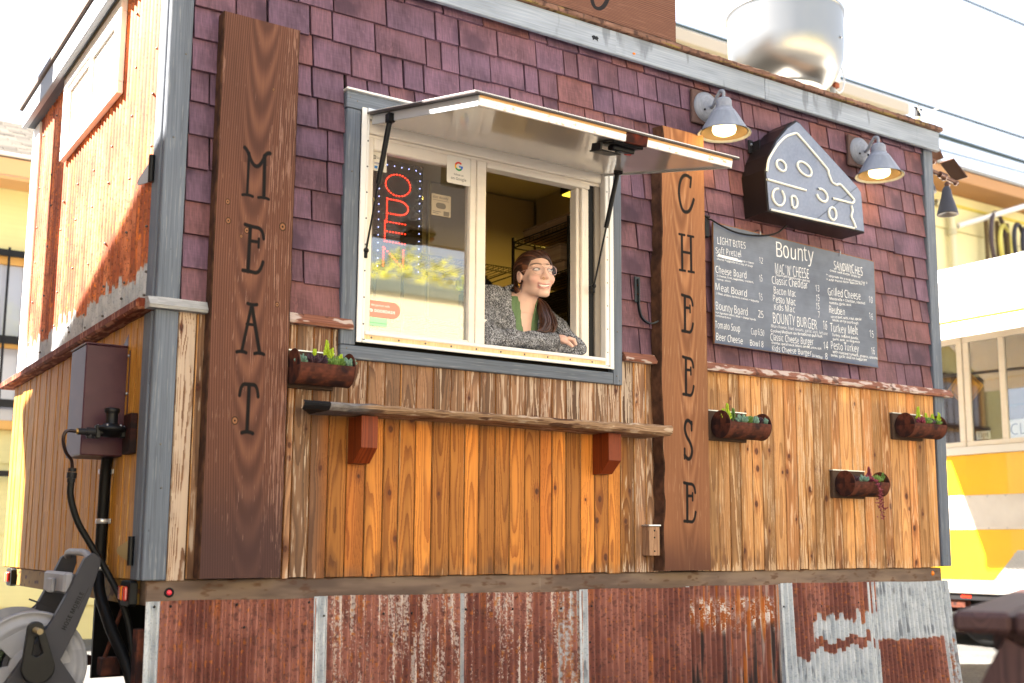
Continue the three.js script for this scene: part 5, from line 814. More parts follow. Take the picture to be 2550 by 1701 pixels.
// ---------------------------------------------------------------- roof exhaust fan
{
  const t = thing('exhaust_fan', 'spun aluminium exhaust fan on the trailer roof', 'exhaust fan', [3.64, 3.201, -0.45]);
  const spun = phy({ color: 0x9a9894, roughness: 0.3, metalness: 0.9, anisotropy: 0.5 });
  mesh('bowl', lathe([[0.19, 0.235], [0.225, 0.26], [0.27, 0.30], [0.305, 0.355], [0.325, 0.42], [0.332, 0.5], [0.334, 0.685], [0.341, 0.69], [0.342, 0.702], [0.334, 0.704], [0.327, 0.69], [0.324, 0.5]], 72), spun, t);
  mesh('base', [lathe([[0.20, 0.0], [0.2, 0.12], [0.212, 0.125], [0.212, 0.15], [0.2, 0.165], [0.2, 0.22], [0.214, 0.228], [0.215, 0.24], [0.19, 0.245]], 60), bx(-0.27, 0.27, 0.0, 0.09, -0.27, 0.27, 0.006)], M.white, t);
  mesh('motor_cover', lathe([[0, 0.62], [0.15, 0.6], [0.2, 0.5], [0.2, 0.3], [0.0, 0.28]], 32), spun, t);
  const az = V(0.72, 0, 0.69); mesh('drain_spout', rod(V(0.1, 0.16, 0.15), V(0.30, 0.17, 0.16), 0.026), M.alu, t);
  mesh('junction_box', [bx(0.34, 0.40, 0.38, 0.50, -0.03, 0.06, 0.005), bx(0.345, 0.395, 0.51, 0.63, -0.02, 0.04, 0.004)], std({ color: 0xd9dadc, roughness: 0.4 }), t); mesh('switch', bx(0.36, 0.40, 0.35, 0.38, 0, 0.05, 0.004), std({ color: 0x8a4a30 }), t);
  mesh('wire_loop', tube([[0.39, 0.56, 0], [0.46, 0.53, 0.0], [0.5, 0.44, 0], [0.46, 0.35, 0], [0.4, 0.36, 0]], 0.006, 30, 6), std({ color: 0xb8bbc0, roughness: 0.5 }), t);
  mesh('conduit', tube([[0.37, 0.36, 0.02], [0.38, 0.25, 0.02], [0.42, 0.1, 0.03], [0.42, -0.02, 0.03]], 0.016, 30, 8), std({ color: 0x8a8d92, roughness: 0.5 }), t);
  mesh('rivet', [ball(0.12, 0.5, 0.312, 0.008), ball(-0.02, 0.2, 0.202, 0.008)], M.steel, t);
}
// ---------------------------------------------------------------- behind: houses, neighbouring trailer
const sidingT = tex(256, 512, 2, 4, (u, v) => { const b = 0.94 + 0.1 * fbm(u * 3, v * 3, 4) + 0.04 * fbm(u * 2, v * 90, 2); return [214 * b, 204 * b, 146 * b]; });
function siding(g0, x0, x1, y0, y1, z, step, mat, parent) { for (let y = y0, i = 0; y < y1 - 0.02; y += step, i++) { const g = bx(x0, x1, y, Math.min(y1, y + step + 0.015), z, z + 0.016), p = g.attributes.position; for (let k = 0; k < p.count; k++) if (p.getY(k) > y + step * 0.6) p.setZ(k, p.getZ(k) - 0.012); g.computeVertexNormals(); mesh('siding_board', uvm(g, i * 0.37), mat, parent); } }
{
  // yellow house with shingle roof and barred window
  const h = thing('yellow_house', 'pale yellow clapboard house with beige shingle roof and barred window', 'house'), z = -7, m = std({ map: sidingT, roughness: 0.8 });
  mesh('wall', bx(-0.7, 6, 0, 4.05, -10.5, z - 0.02), m, h); siding(null, -0.7, 6, 0.3, 4.03, z - 0.018, 0.62, m, h);
  mesh('fascia', bx(-1.0, 6.3, 4.03, 4.19, z + 0.32, z + 0.35, 0.004), std({ color: 0xdcae7c, roughness: 0.7 }), h); mesh('soffit', bx(-1.0, 6.3, 4.0, 4.03, z, z + 0.32), std({ color: 0xdcae7c, roughness: 0.7 }), h); mesh('gutter_edge', bx(-1.0, 6.3, 4.192, 4.225, z + 0.3, z + 0.37, 0.006), std({ color: 0xe8ddd0 }), h);
  const roofM = [0x4c463e, 0x544d44, 0x443e36, 0x5c554a].map((c) => std({ color: c, roughness: 0.95 })), rf = mesh('roof', (() => { const g = bx(-1.0, 6.3, -0.04, 0, -2.4, 0); g.rotateX(25 * RAD); g.translate(0, 4.2, z + 0.36); return g; })(), roofM[2], h), q = rng(77);
  for (let k = 0; k < 17; k++) for (let x = -1.0 + (k % 2) * 0.1; x < 2.4; x += 0.23) { const g = bx(x, x + 0.22, 0.001, 0.011 + 0.006 * q(), -0.16, 0, 0.002); g.translate(0, 0, -k * 0.142); g.rotateX(25 * RAD); g.translate(0, 4.205, z + 0.36); mesh('roof_shingle', g, roofM[Math.floor(q() * 4)], rf); }
  const w = part('barred_window', h); mesh('frame', [bx(-0.1, 1.3, 3.3, 3.38, z - 0.001, z + 0.05, 0.004), bx(-0.1, 1.3, 1.83, 1.91, z - 0.001, z + 0.06, 0.004), bx(-0.1, -0.03, 1.91, 3.3, z - 0.001, z + 0.05), bx(1.23, 1.3, 1.91, 3.3, z - 0.001, z + 0.05), bx(-0.03, 1.23, 2.55, 2.61, z - 0.001, z + 0.045)], std({ color: 0xd9a860, roughness: 0.6 }), w);
  mesh('pane', bx(-0.03, 1.23, 1.91, 3.3, z + 0.001, z + 0.012), phy({ color: 0xa8aab4, roughness: 0.1, clearcoat: 1 }), w);
  const bars = [bx(-0.14, 1.34, 3.36, 3.42, z + 0.1, z + 0.12), bx(-0.14, 1.34, 2.58, 2.65, z + 0.1, z + 0.12), bx(-0.14, 1.34, 2.02, 2.09, z + 0.1, z + 0.12), bx(-0.14, 1.34, 1.42, 1.47, z + 0.1, z + 0.12)]; mesh('rail', bars, M.blackPlastic, w);
  for (let x = -0.05; x < 1.3; x += 0.16) mesh('bar', rod([x, 1.4, z + 0.115], [x, 3.44, z + 0.115], 0.011), M.blackPlastic, w);
  mesh('rail_bracket', [bx(0.52, 0.6, 3.37, 3.41, z + 0.02, z + 0.1)], M.blackPlastic, w);
}
{
  // cream warehouse beyond the neighbouring trailer
  const cm = std({ map: tex(256, 256, 4, 4, (u, v) => { const b = 0.94 + 0.1 * fbm(u * 2, v * 2, 4); return [232 * b, 222 * b, 172 * b]; }), roughness: 0.85 });
  const a = thing('cream_warehouse', 'cream panelled warehouse with tan eaves behind the yellow trailer', 'building');
  mesh('wall', bx(10.2, 34, 0, 5.85, -12, -6.02), cm, a); for (let k = 0; k < 14; k++) mesh('wall_panel', bx(10.2 + k * 1.7, 11.88 + k * 1.7, 0.02, 5.3, -6.019, -5.99, 0.008), cm, a);
  mesh('frieze', bx(10.2, 34, 5.31, 5.84, -6.019, -5.985, 0.006), cm, a); mesh('trim_line', bx(10.2, 34, 5.66, 5.7, -5.984, -5.96, 0.004), std({ color: 0xd8c860 }), a);
  mesh('eave', bx(9.8, 34.4, 5.85, 6.02, -6.6, -5.55, 0.01), std({ color: 0xb98c62, roughness: 0.7 }), a); mesh('roof', bx(9.8, 34.4, 6.025, 6.07, -12, -5.53), std({ color: 0x9c9a96 }), a);
  const c = thing('conduit_pipe', 'pale vertical conduit pipe on the cream warehouse wall', 'pipe'); mesh('pipe', tube([[12.3, 5.62, -5.9], [12.5, 5.63, -5.9], [12.62, 5.58, -5.9], [12.65, 5.4, -5.9], [12.65, 3.5, -5.9], [12.65, 0.2, -5.9]], 0.045, 60, 10), std({ color: 0xd9d2b0, roughness: 0.5 }), c); mesh('coupling', [rod([12.65, 5.2, -5.9], [12.65, 5.28, -5.9], 0.062), rod([12.65, 2.0, -5.9], [12.65, 2.1, -5.9], 0.062)], std({ color: 0xc4bd9c }), c);
  const h = thing('cable_coil', 'coil of thick dark cable hung on the cream warehouse wall', 'cable coil'), cc = (x, r, m, z) => { const g = new THREE.TorusGeometry(r, 0.032, 8, 40); g.scale(0.95, 1, 1); g.rotateY(0.35); g.translate(x, 5.18, z); return mesh('loop', g, m, h); };
  cc(13.52, 0.44, std({ color: 0x54484a, roughness: 0.6 }), -5.75); cc(13.95, 0.33, std({ color: 0x3c3a40, roughness: 0.5 }), -5.7); cc(14.1, 0.28, std({ color: 0x3c3a40, roughness: 0.5 }), -5.68); cc(13.75, 0.3, std({ color: 0xd8cc70, roughness: 0.5 }), -5.8);
  mesh('bracket_pipe', rod([12.72, 5.33, -5.85], [14.9, 6.1, -5.2], 0.04), M.white, h); mesh('bracket_post', [13.39, 13.66, 13.9].map((x) => rod([x, 4.4, -5.86], [x, 5.55, -5.86], 0.03)), std({ color: 0x6a5a40 }), h);
  const b = thing('tall_warehouse', 'taller pale warehouse showing above the trailer roof', 'building'); mesh('wall', bx(6.2, 15.5, 0, 8.55, -14, -9.0), cm, b); for (let k = 0; k < 5; k++) mesh('wall_panel', bx(6.22 + k * 1.85, 8.05 + k * 1.85, 0.02, 8.5, -8.999, -8.97, 0.01), cm, b); mesh('eave', bx(6.1, 15.6, 8.55, 8.76, -14, -8.8, 0.01), std({ color: 0xb0a596, roughness: 0.7 }), b);
}
{
  // yellow food trailer standing at a right angle
  const t = thing('yellow_trailer', 'yellow and white food trailer with sliding windows and diamond plate', 'food trailer', [7.3, 0, 0]);
  const yel = phy({ map: tex(128, 128, 2, 2, (u, v) => { const b = 0.97 + 0.05 * fbm(u * 4, v * 4, 3); return [250 * b, 190 * b, 22 * b]; }), roughness: 0.35, clearcoat: 0.5 }), wh = std({ map: tex(256, 256, 1, 1, (u, v) => mix3([206, 196, 186], [226, 218, 208], fbm(u * 8, v * 8, 4))), roughness: 0.5 });
  const zA = -5.2, zB = 2.2;
  mesh('body', [bx(0.01, 2.3, 0.46, 3.2, zA, zB)].map((g) => g), std({ color: 0x4a2c1a, roughness: 0.8 }), t);
  mesh('panel', bx(-0.012, 0.0095, 1.262, 1.60, zA, zB, 0.002), yel, t); mesh('panel', bx(-0.012, 0.0095, 0.56, 0.978, zA, zB, 0.002), yel, t); mesh('stripe', bx(-0.014, 0.0095, 0.979, 1.261, zA, zB, 0.002), wh, t); mesh('panel', bx(-0.012, 0.0095, 2.62, 3.2, zA, zB, 0.002), wh, t);
  mesh('rivets', (() => { const l = []; for (let z = -3; z < 0; z += 0.17) l.push(ball(-0.0145, 1.25, z, 0.005, 6, 4), ball(-0.0145, 0.99, z, 0.005, 6, 4)); return merge(l); })(), M.steel, t).userData.kind = 'stuff';
  // diamond plate: raised lozenges on a sheet
  const dp = new THREE.Shape([[2.6, 0.455], [-2.2, 0.455], [-2.2, 0.812], [1.556, 0.812], [1.785, 0.565], [2.6, 0.56]].map(([a, b]) => new THREE.Vector2(a, b))), dg = new THREE.ExtrudeGeometry(dp, { depth: 0.006, bevelEnabled: false }); dg.rotateY(Math.PI / 2); dg.translate(-0.019, 0, 0);
  const dpM = std({ color: 0xb8b4b0, roughness: 0.35, metalness: 0.75 }); mesh('tread_plate', dg, dpM, t);
  const loz = []; for (let z = -2.55, i = 0; z < -1.2; z += 0.021, i++) for (let y = 0.467 + (i % 2) * 0.0105, j = 0; y < 0.8; y += 0.021, j++) { if (y > 0.555 && (z + 1.785) * 1.08 < (y - 0.565)) continue; const g = ball(0, 0, 0, 0.0125, 6, 4, 0.32, 0.3); g.rotateZ((i + j) % 2 ? 0.78 : -0.78); g.rotateY(Math.PI / 2); g.translate(-0.019, y, z); loz.push(g); }
  mesh('tread_pattern', merge(loz), dpM, t).userData.kind = 'stuff';
  mesh('sill', bx(-0.05, 0.0, 1.602, 1.665, zA, zB, 0.004), M.white, t); mesh('floor_rail', bx(0.0, 0.06, 0.40, 0.452, zA, zB), M.dark, t); mesh('underbody', bx(0.1, 2.2, 0.36, 0.45, zA, zB), M.black, t);
  const win = (z0, z1, n) => { const w = part('window', t); mesh('frame', [bx(-0.03, 0.0, 1.668, 1.71, z0, z1, 0.004), bx(-0.03, 0.0, 2.55, 2.615, z0, z1, 0.004), ...Array.from({ length: n + 1 }, (_, k) => bx(-0.028, 0.0, 1.711, 2.549, z0 + (z1 - z0 - 0.055) * k / n, z0 + (z1 - z0 - 0.055) * k / n + 0.055, 0.004))], M.cream, w); for (let k = 0; k < n; k++) { const a = z0 + 0.056 + (z1 - z0 - 0.055) * k / n, b = z0 - 0.001 + (z1 - z0 - 0.055) * (k + 1) / n; mesh('pane', bx(-0.012, -0.008, 1.711, 2.549, a, b), M.window, w); } };
  win(-2.95, -1.98, 3); win(-1.97, -0.9, 3);
  mesh('counter_back', [bx(0.011, 0.03, 1.7, 2.55, -2.9, -1.0)], std({ map: tex(256, 128, 2, 1, (u, v) => mix3([96, 52, 26], [138, 86, 46], fbm(u * 3, v * 60, 3))), roughness: 0.7 }), t);
  mesh('inside_shelf', bx(-0.006, 0.012, 1.97, 1.99, -1.62, -1.0), M.dark, t);
  const card = (txt, z0, z1, y0, y1, W, H, f) => { const g = new THREE.PlaneGeometry(z1 - z0, y1 - y0); g.rotateY(-Math.PI / 2); g.translate(-0.0065, (y0 + y1) / 2, (z0 + z1) / 2); mesh('paper_note', g, std({ map: canvasTex(W, H, null, (c) => { c.fillStyle = '#e9e2d6'; c.fillRect(0, 0, W, H); c.fillStyle = '#3a3836'; c.font = f; c.fillText(txt, 8, H * 0.72); }), roughness: 0.8 }), t); };
  card('Tips', -1.89, -1.755, 1.72, 1.79, 128, 64, '52px serif'); card('CL', -1.58, -1.36, 1.69, 1.86, 256, 200, '150px sans-serif');
  // yellow diamond sign in the window
  const ds = new THREE.PlaneGeometry(0.25, 0.25); ds.rotateZ(Math.PI / 4); ds.rotateY(-Math.PI / 2); ds.translate(0.005, 2.17, -1.98); mesh('diamond_sign', ds, std({ map: canvasTex(128, 128, null, (c) => { c.fillStyle = '#e09a10'; c.fillRect(0, 0, 128, 128); c.strokeStyle = '#5a3c08'; c.lineWidth = 4; c.strokeRect(8, 8, 112, 112); c.save(); c.translate(64, 64); c.rotate(Math.PI / 4); c.fillStyle = '#6a4a10'; c.font = 'bold 26px sans-serif'; c.fillText('G', 10, 40); c.restore(); }), roughness: 0.6 }), t);
  // wheels
  for (const z of [-2.06, -2.9]) { const w = part('wheel', t), ty = lathe([[0.15, -0.1], [0.26, -0.1], [0.3, -0.085], [0.31, -0.04], [0.31, 0.04], [0.3, 0.085], [0.26, 0.1], [0.15, 0.1]], 40); ty.rotateZ(Math.PI / 2); ty.translate(0.35, 0.31, z); mesh('tyre', ty, M.rubber, w); const rim = []; for (let k = 0; k < 8; k++) { const g = bx(-0.01, 0.01, 0, 0.15, -0.02, 0.02); g.rotateX(k * Math.PI / 4); g.translate(0.26, 0.31, z); rim.push(uvm(g)); } mesh('rim', rim, M.steel, w); }
  mesh('axle_frame', [bx(0.02, 0.1, 0.33, 0.4, -2.9, -2.1, 0.004), rod([0.1, 0.31, -2.48], [2, 0.31, -2.48], 0.04)], M.rustPlate, t); mesh('side_marker', bx(-0.004, 0.012, 0.415, 0.44, -2.12, -2.02, 0.003), std({ color: 0xc02818, roughness: 0.3 }), t);
  // canvas awning
  const aw = part('awning', t), A = [0.0, 3.225], B = [-1.4, 2.44], Za = -2.75, Zb = 1.9, pos = []; const N = 24; for (let i = 0; i < N; i++) { const z = mixv(Za, Zb, i / N), z2 = mixv(Za, Zb, (i + 1) / N); pos.push(A[0], A[1], z, B[0], B[1], z, B[0], B[1], z2, A[0], A[1], z, B[0], B[1], z2, A[0], A[1], z2); }
  const sheet = (dy, name, m) => { const g = new THREE.BufferGeometry(), p = pos.slice(); for (let i = 1; i < p.length; i += 3) p[i] += dy; g.setAttribute('position', new THREE.Float32BufferAttribute(p, 3)); g.computeVertexNormals(); m.side = THREE.DoubleSide; mesh(name, uvm(g), m, aw); };
  sheet(0, 'canvas', std({ color: 0xe6e4de, roughness: 0.8 })); sheet(-0.012, 'lining', std({ color: 0xe6e4de, roughness: 0.8 }));
  mesh('piping', rod([B[0], B[1], Za], [B[0], B[1], Zb], 0.012), std({ color: 0xe2c21e, roughness: 0.5 }), aw); mesh('valance', bx(B[0] - 0.006, B[0] + 0.006, B[1] - 0.12, B[1] - 0.01, Za, Zb), std({ color: 0xdedad2, roughness: 0.8 }), aw);
  mesh('support_arm', rod([-0.01, 2.3, -2.5], [B[0] + 0.02, B[1] + 0.02, -1.06], 0.014), M.steel, aw); mesh('support_arm', rod([0, 2.4, 1.4], [B[0] + 0.02, B[1] + 0.02, 1.4], 0.014), M.steel, aw);
}
{
  // picnic table
  const t = thing('picnic_table', 'dark stained wooden picnic table with thick top planks', 'picnic table', [0.785, 0, 2.64]); t.rotation.y = -62 * RAD;
  const dk = std({ map: tex(256, 512, 0.5, 1, (u, v) => mix3([44, 28, 27], [78, 53, 49], grain(u, v, 3, 0.012))), roughness: 0.6 });
  for (let k = 0; k < 5; k++) mesh('plank', wood(bx(k * 0.109, k * 0.109 + 0.105, 0.702, 0.742, -1.6, 0, 0.009)), dk, t);
  mesh('batten', [wood(bx(0.06, 0.54, 0.664, 0.7015, -0.14, -0.1, 0.003))], dk, t); mesh('batten', [wood(bx(0.06, 0.54, 0.664, 0.7015, -1.5, -1.46, 0.003))], dk, t);
  for (const z of [-0.06, -1.44]) for (const [a, b] of [[0.13, -0.22], [0.46, 0.8]]) { const g = bx(-0.045, 0.045, 0, 0.74, -0.02, 0.02, 0.003); const ang = Math.atan2(b - a, 0.66); g.rotateZ(ang); g.translate(b, 0.02, z); mesh('leg', wood(g), dk, t); const p = t.children[t.children.length - 1].geometry.attributes.position; for (let i = 0; i < p.count; i++) p.setY(i, Math.min(0.7, Math.max(0.0, p.getY(i)))); }
  mesh('bench', wood(bx(0.86, 1.0, 0.41, 0.45, -1.6, 0, 0.008)), dk, t);
  mesh('bench_support', [wood(bx(-0.05, 0.98, 0.36, 0.409, -0.1, -0.0605, 0.003)), wood(bx(-0.05, 0.98, 0.36, 0.409, -1.48, -1.4405, 0.003))], dk, t);
}
{
  // overhead: power lines, string light, solar spot lamps
  const wm = std({ color: 0x2c3837, roughness: 0.6 });
  const wire = (a, b, r, sag, lab) => { const p = []; for (let i = 0; i <= 12; i++) { const k = i / 12; p.push(V(mixv(a[0], b[0], k), mixv(a[1], b[1], k) - sag * 4 * k * (1 - k), mixv(a[2], b[2], k))); } tag(mesh('power_line', tube(p, r, 40, 6), wm), lab, 'power line', 'overhead power lines'); };
  wire([13.28, 11.72, -13.56], [35.9, 14.05, -17.27], 0.045, 0.0, 'upper dark power line passing behind the exhaust fan');
  wire([23.24, 11.41, -14.16], [39.67, 14.5, -19.51], 0.075, 0.0, 'thick grey bundled power line above the cream warehouse');
  wire([28.04, 13.1, -17.92], [39.7, 14.2, -19.54], 0.03, 0.0, 'thin lower power line above the cream warehouse');
  wire([23.55, 14.9, -13.33], [26.41, 13.51, -11.61], 0.03, 0.0, 'single high power line in open sky');
  const s = tag(mesh('string_light_cable', tube([[4.40, 3.43, -0.12], [4.55, 3.45, -0.22], [4.9, 3.60, -0.25], [7.5, 4.9, -0.3]], 0.005, 40, 5), M.white), 'thin pale string light cable leaving the trailer roof corner', 'cable');
  const b = thing('string_bulb', 'small dark socket with bulb on the pale string light cable', 'bulb', [4.52, 3.44, -0.22]); mesh('socket', rod([0, -0.02, 0], [0, 0.03, 0], 0.018, 0.014), M.dark, b); mesh('bulb', ball(0, -0.035, 0, 0.02), phy({ color: 0xf0e8c8, roughness: 0.1, transmission: 0.6, thickness: 0 }), b); mesh('clip', rod([-0.03, 0.034, 0], [0.04, 0.03, 0], 0.006), M.dark, b);
  const brown = std({ color: 0x5a3c30, roughness: 0.4, metalness: 0.4 }), solar = (o, lab, d) => {
    const t = thing('solar_lamp', lab, 'lamp', o, 'solar spot lamps on the trailer corner');
    mesh('arm', rod([-0.3, 0.07, -0.02], [0.13, -0.005, 0.0], 0.013), brown, t); mesh('joint', [ball(0, 0.01, 0, 0.022), ball(0.03, -0.03, 0.0, 0.018), ball(0.11, -0.005, 0.0, 0.017), rod([-0.04, 0.02, 0], [0.02, 0.015, 0], 0.02)], brown, t);
    mesh('panel', (() => { const g = bx(-0.005, 0.005, -0.08, 0.08, -0.05, 0.05, 0.002); g.rotateZ(d); g.translate(0.1, 0.075, 0.0); return g; })(), std({ color: 0x4a3428, roughness: 0.3 }), t);
    const sh = lathe([[0.014, 0], [0.026, -0.02], [0.032, -0.06], [0.05, -0.12], [0.062, -0.165], [0.064, -0.175], [0.05, -0.172], [0, -0.16]], 28); sh.translate(0.02, -0.045, 0); mesh('shade', sh, std({ color: 0x3c3c44, roughness: 0.5 }), t);
  };
  solar([4.66, 3.04, -0.16], 'dark solar spot lamp with cone shade on the lower arm', 0.95); solar([4.62, 3.2, -0.28], 'dark solar spot lamp on the upper arm under the roof edge', 0.6);
}
// ---------------------------------------------------------------- what stands behind the camera and to the side: mirrored in the glass, shading the end wall
{
  const cm = std({ map: tex(128, 128, 4, 4, (u, v) => { const b = 0.95 + 0.08 * fbm(u * 2, v * 2, 3); return [228 * b, 214 * b, 176 * b]; }), roughness: 0.85 });
  const a = thing('cream_hall', 'long cream hall across the lane, mirrored in the serving window', 'building'); mesh('wall', bx(-14, 40, 0, 5.7, 16, 24), cm, a); mesh('eave', bx(-14.3, 40.3, 5.7, 5.95, 15.95, 24.4, 0.01), std({ color: 0x6d756c, roughness: 0.7 }), a);
  for (const x of [2, 7, 12.5, 18]) { const w = part('window', a); mesh('pane', bx(x, x + 2, 1.2, 3, 15.96, 15.99), phy({ color: 0x9aa4a8, roughness: 0.1 }), w); mesh('frame', [bx(x - 0.1, x + 2.1, 3, 3.1, 15.93, 15.995), bx(x - 0.1, x + 2.1, 1.1, 1.2, 15.93, 15.995), bx(x - 0.1, x, 1.2, 3, 15.93, 15.995), bx(x + 2, x + 2.1, 1.2, 3, 15.93, 15.995)], M.white, w); }
  const lm = [0xa9b02a, 0x8aa32c, 0xb8b02c].map((c) => phy({ color: c, roughness: 0.9, transmission: 0.3, thickness: 0, side: THREE.DoubleSide })), tm = std({ color: 0x5a4a3c, roughness: 0.9 });
  [[5, 26, 9.2, 2.6], [9.5, 27, 9.8, 3.0], [14.5, 26.5, 9.4, 2.8], [19.5, 27, 10.2, 3.1], [0, 27, 9.5, 2.8]].forEach(([x, z, h, r], i) => {
    const t = thing('street_tree', 'yellow-green street tree rising behind the cream hall', 'tree', [x, 0, z], 'trees behind the cream hall'), q = rng(50 + i), l = [], pos = [];
    mesh('trunk', [rod([0, 0, 0], [0.1, h * 0.55, 0], 0.22, 0.13), ...[0, 1, 2, 3, 4].map((k) => rod([0.1, h * 0.5, 0], [1.6 * Math.cos(k * 1.3), h * 0.8, 1.6 * Math.sin(k * 1.3)], 0.09, 0.03, 6))], tm, t);
    for (let k = 0; k < 2600; k++) { let a, b, c; do { a = q() * 2 - 1; b = q() * 2 - 1; c = q() * 2 - 1; } while (a * a + b * b + c * c > 1 || fbm(a * 2.2 + i * 7, b * 2.2 + c * 1.7, 2) < 0.45); const p = V(a * r, h * 0.75 + b * h * 0.27, c * r), s = 0.13 + 0.1 * q(), u = V(q() - 0.5, q() - 0.5, q() - 0.5).normalize().multiplyScalar(s), w = V(q() - 0.5, q() - 0.5, q() - 0.5).normalize().multiplyScalar(s); pos.push(p.x, p.y, p.z, p.x + u.x, p.y + u.y, p.z + u.z, p.x + w.x, p.y + w.y, p.z + w.z); }
    const g = new THREE.BufferGeometry(); g.setAttribute('position', new THREE.Float32BufferAttribute(pos, 3)); g.computeVertexNormals(); mesh('crown', uvm(g), lm[i % 3], t);
  });
  // lean-to shed and a post beside the end wall
  const sM = std({ color: 0x9a8466, roughness: 0.85 }), s = thing('lean_to_shed', 'wooden lean-to shed with sloping roof beside the end wall', 'shed');
  const prof = prism([[-3.25, 0], [-3.25, 3.4], [1.4, 4.97], [1.4, 0]], 1.6); prof.rotateY(-Math.PI / 2); prof.translate(-1.75, 0, 0); mesh('wall', prof, sM, s);
  const rf = prism([[-3.32, 3.4], [-3.32, 3.46], [1.5, 5.09], [1.5, 5.03]], 1.9); rf.rotateY(-Math.PI / 2); rf.translate(-1.6, 0, 0); mesh('roof', rf, std({ color: 0x6a6660, roughness: 0.7 }), s); mesh('door', bx(-1.749, -1.72, 0.02, 2.0, -1.9, -1.0, 0.004), std({ color: 0x7c5a3a }), s);
  const p = thing('utility_post', 'round timber post standing beside the end wall', 'post'); mesh('shaft', rod([-0.95, 0, -2.55], [-0.95, 5.4, -2.5], 0.15, 0.13, 16), tm, p); mesh('cap', rod([-0.95, 5.4, -2.5], [-0.95, 5.45, -2.5], 0.16, 0.15, 16), M.dark, p);
}
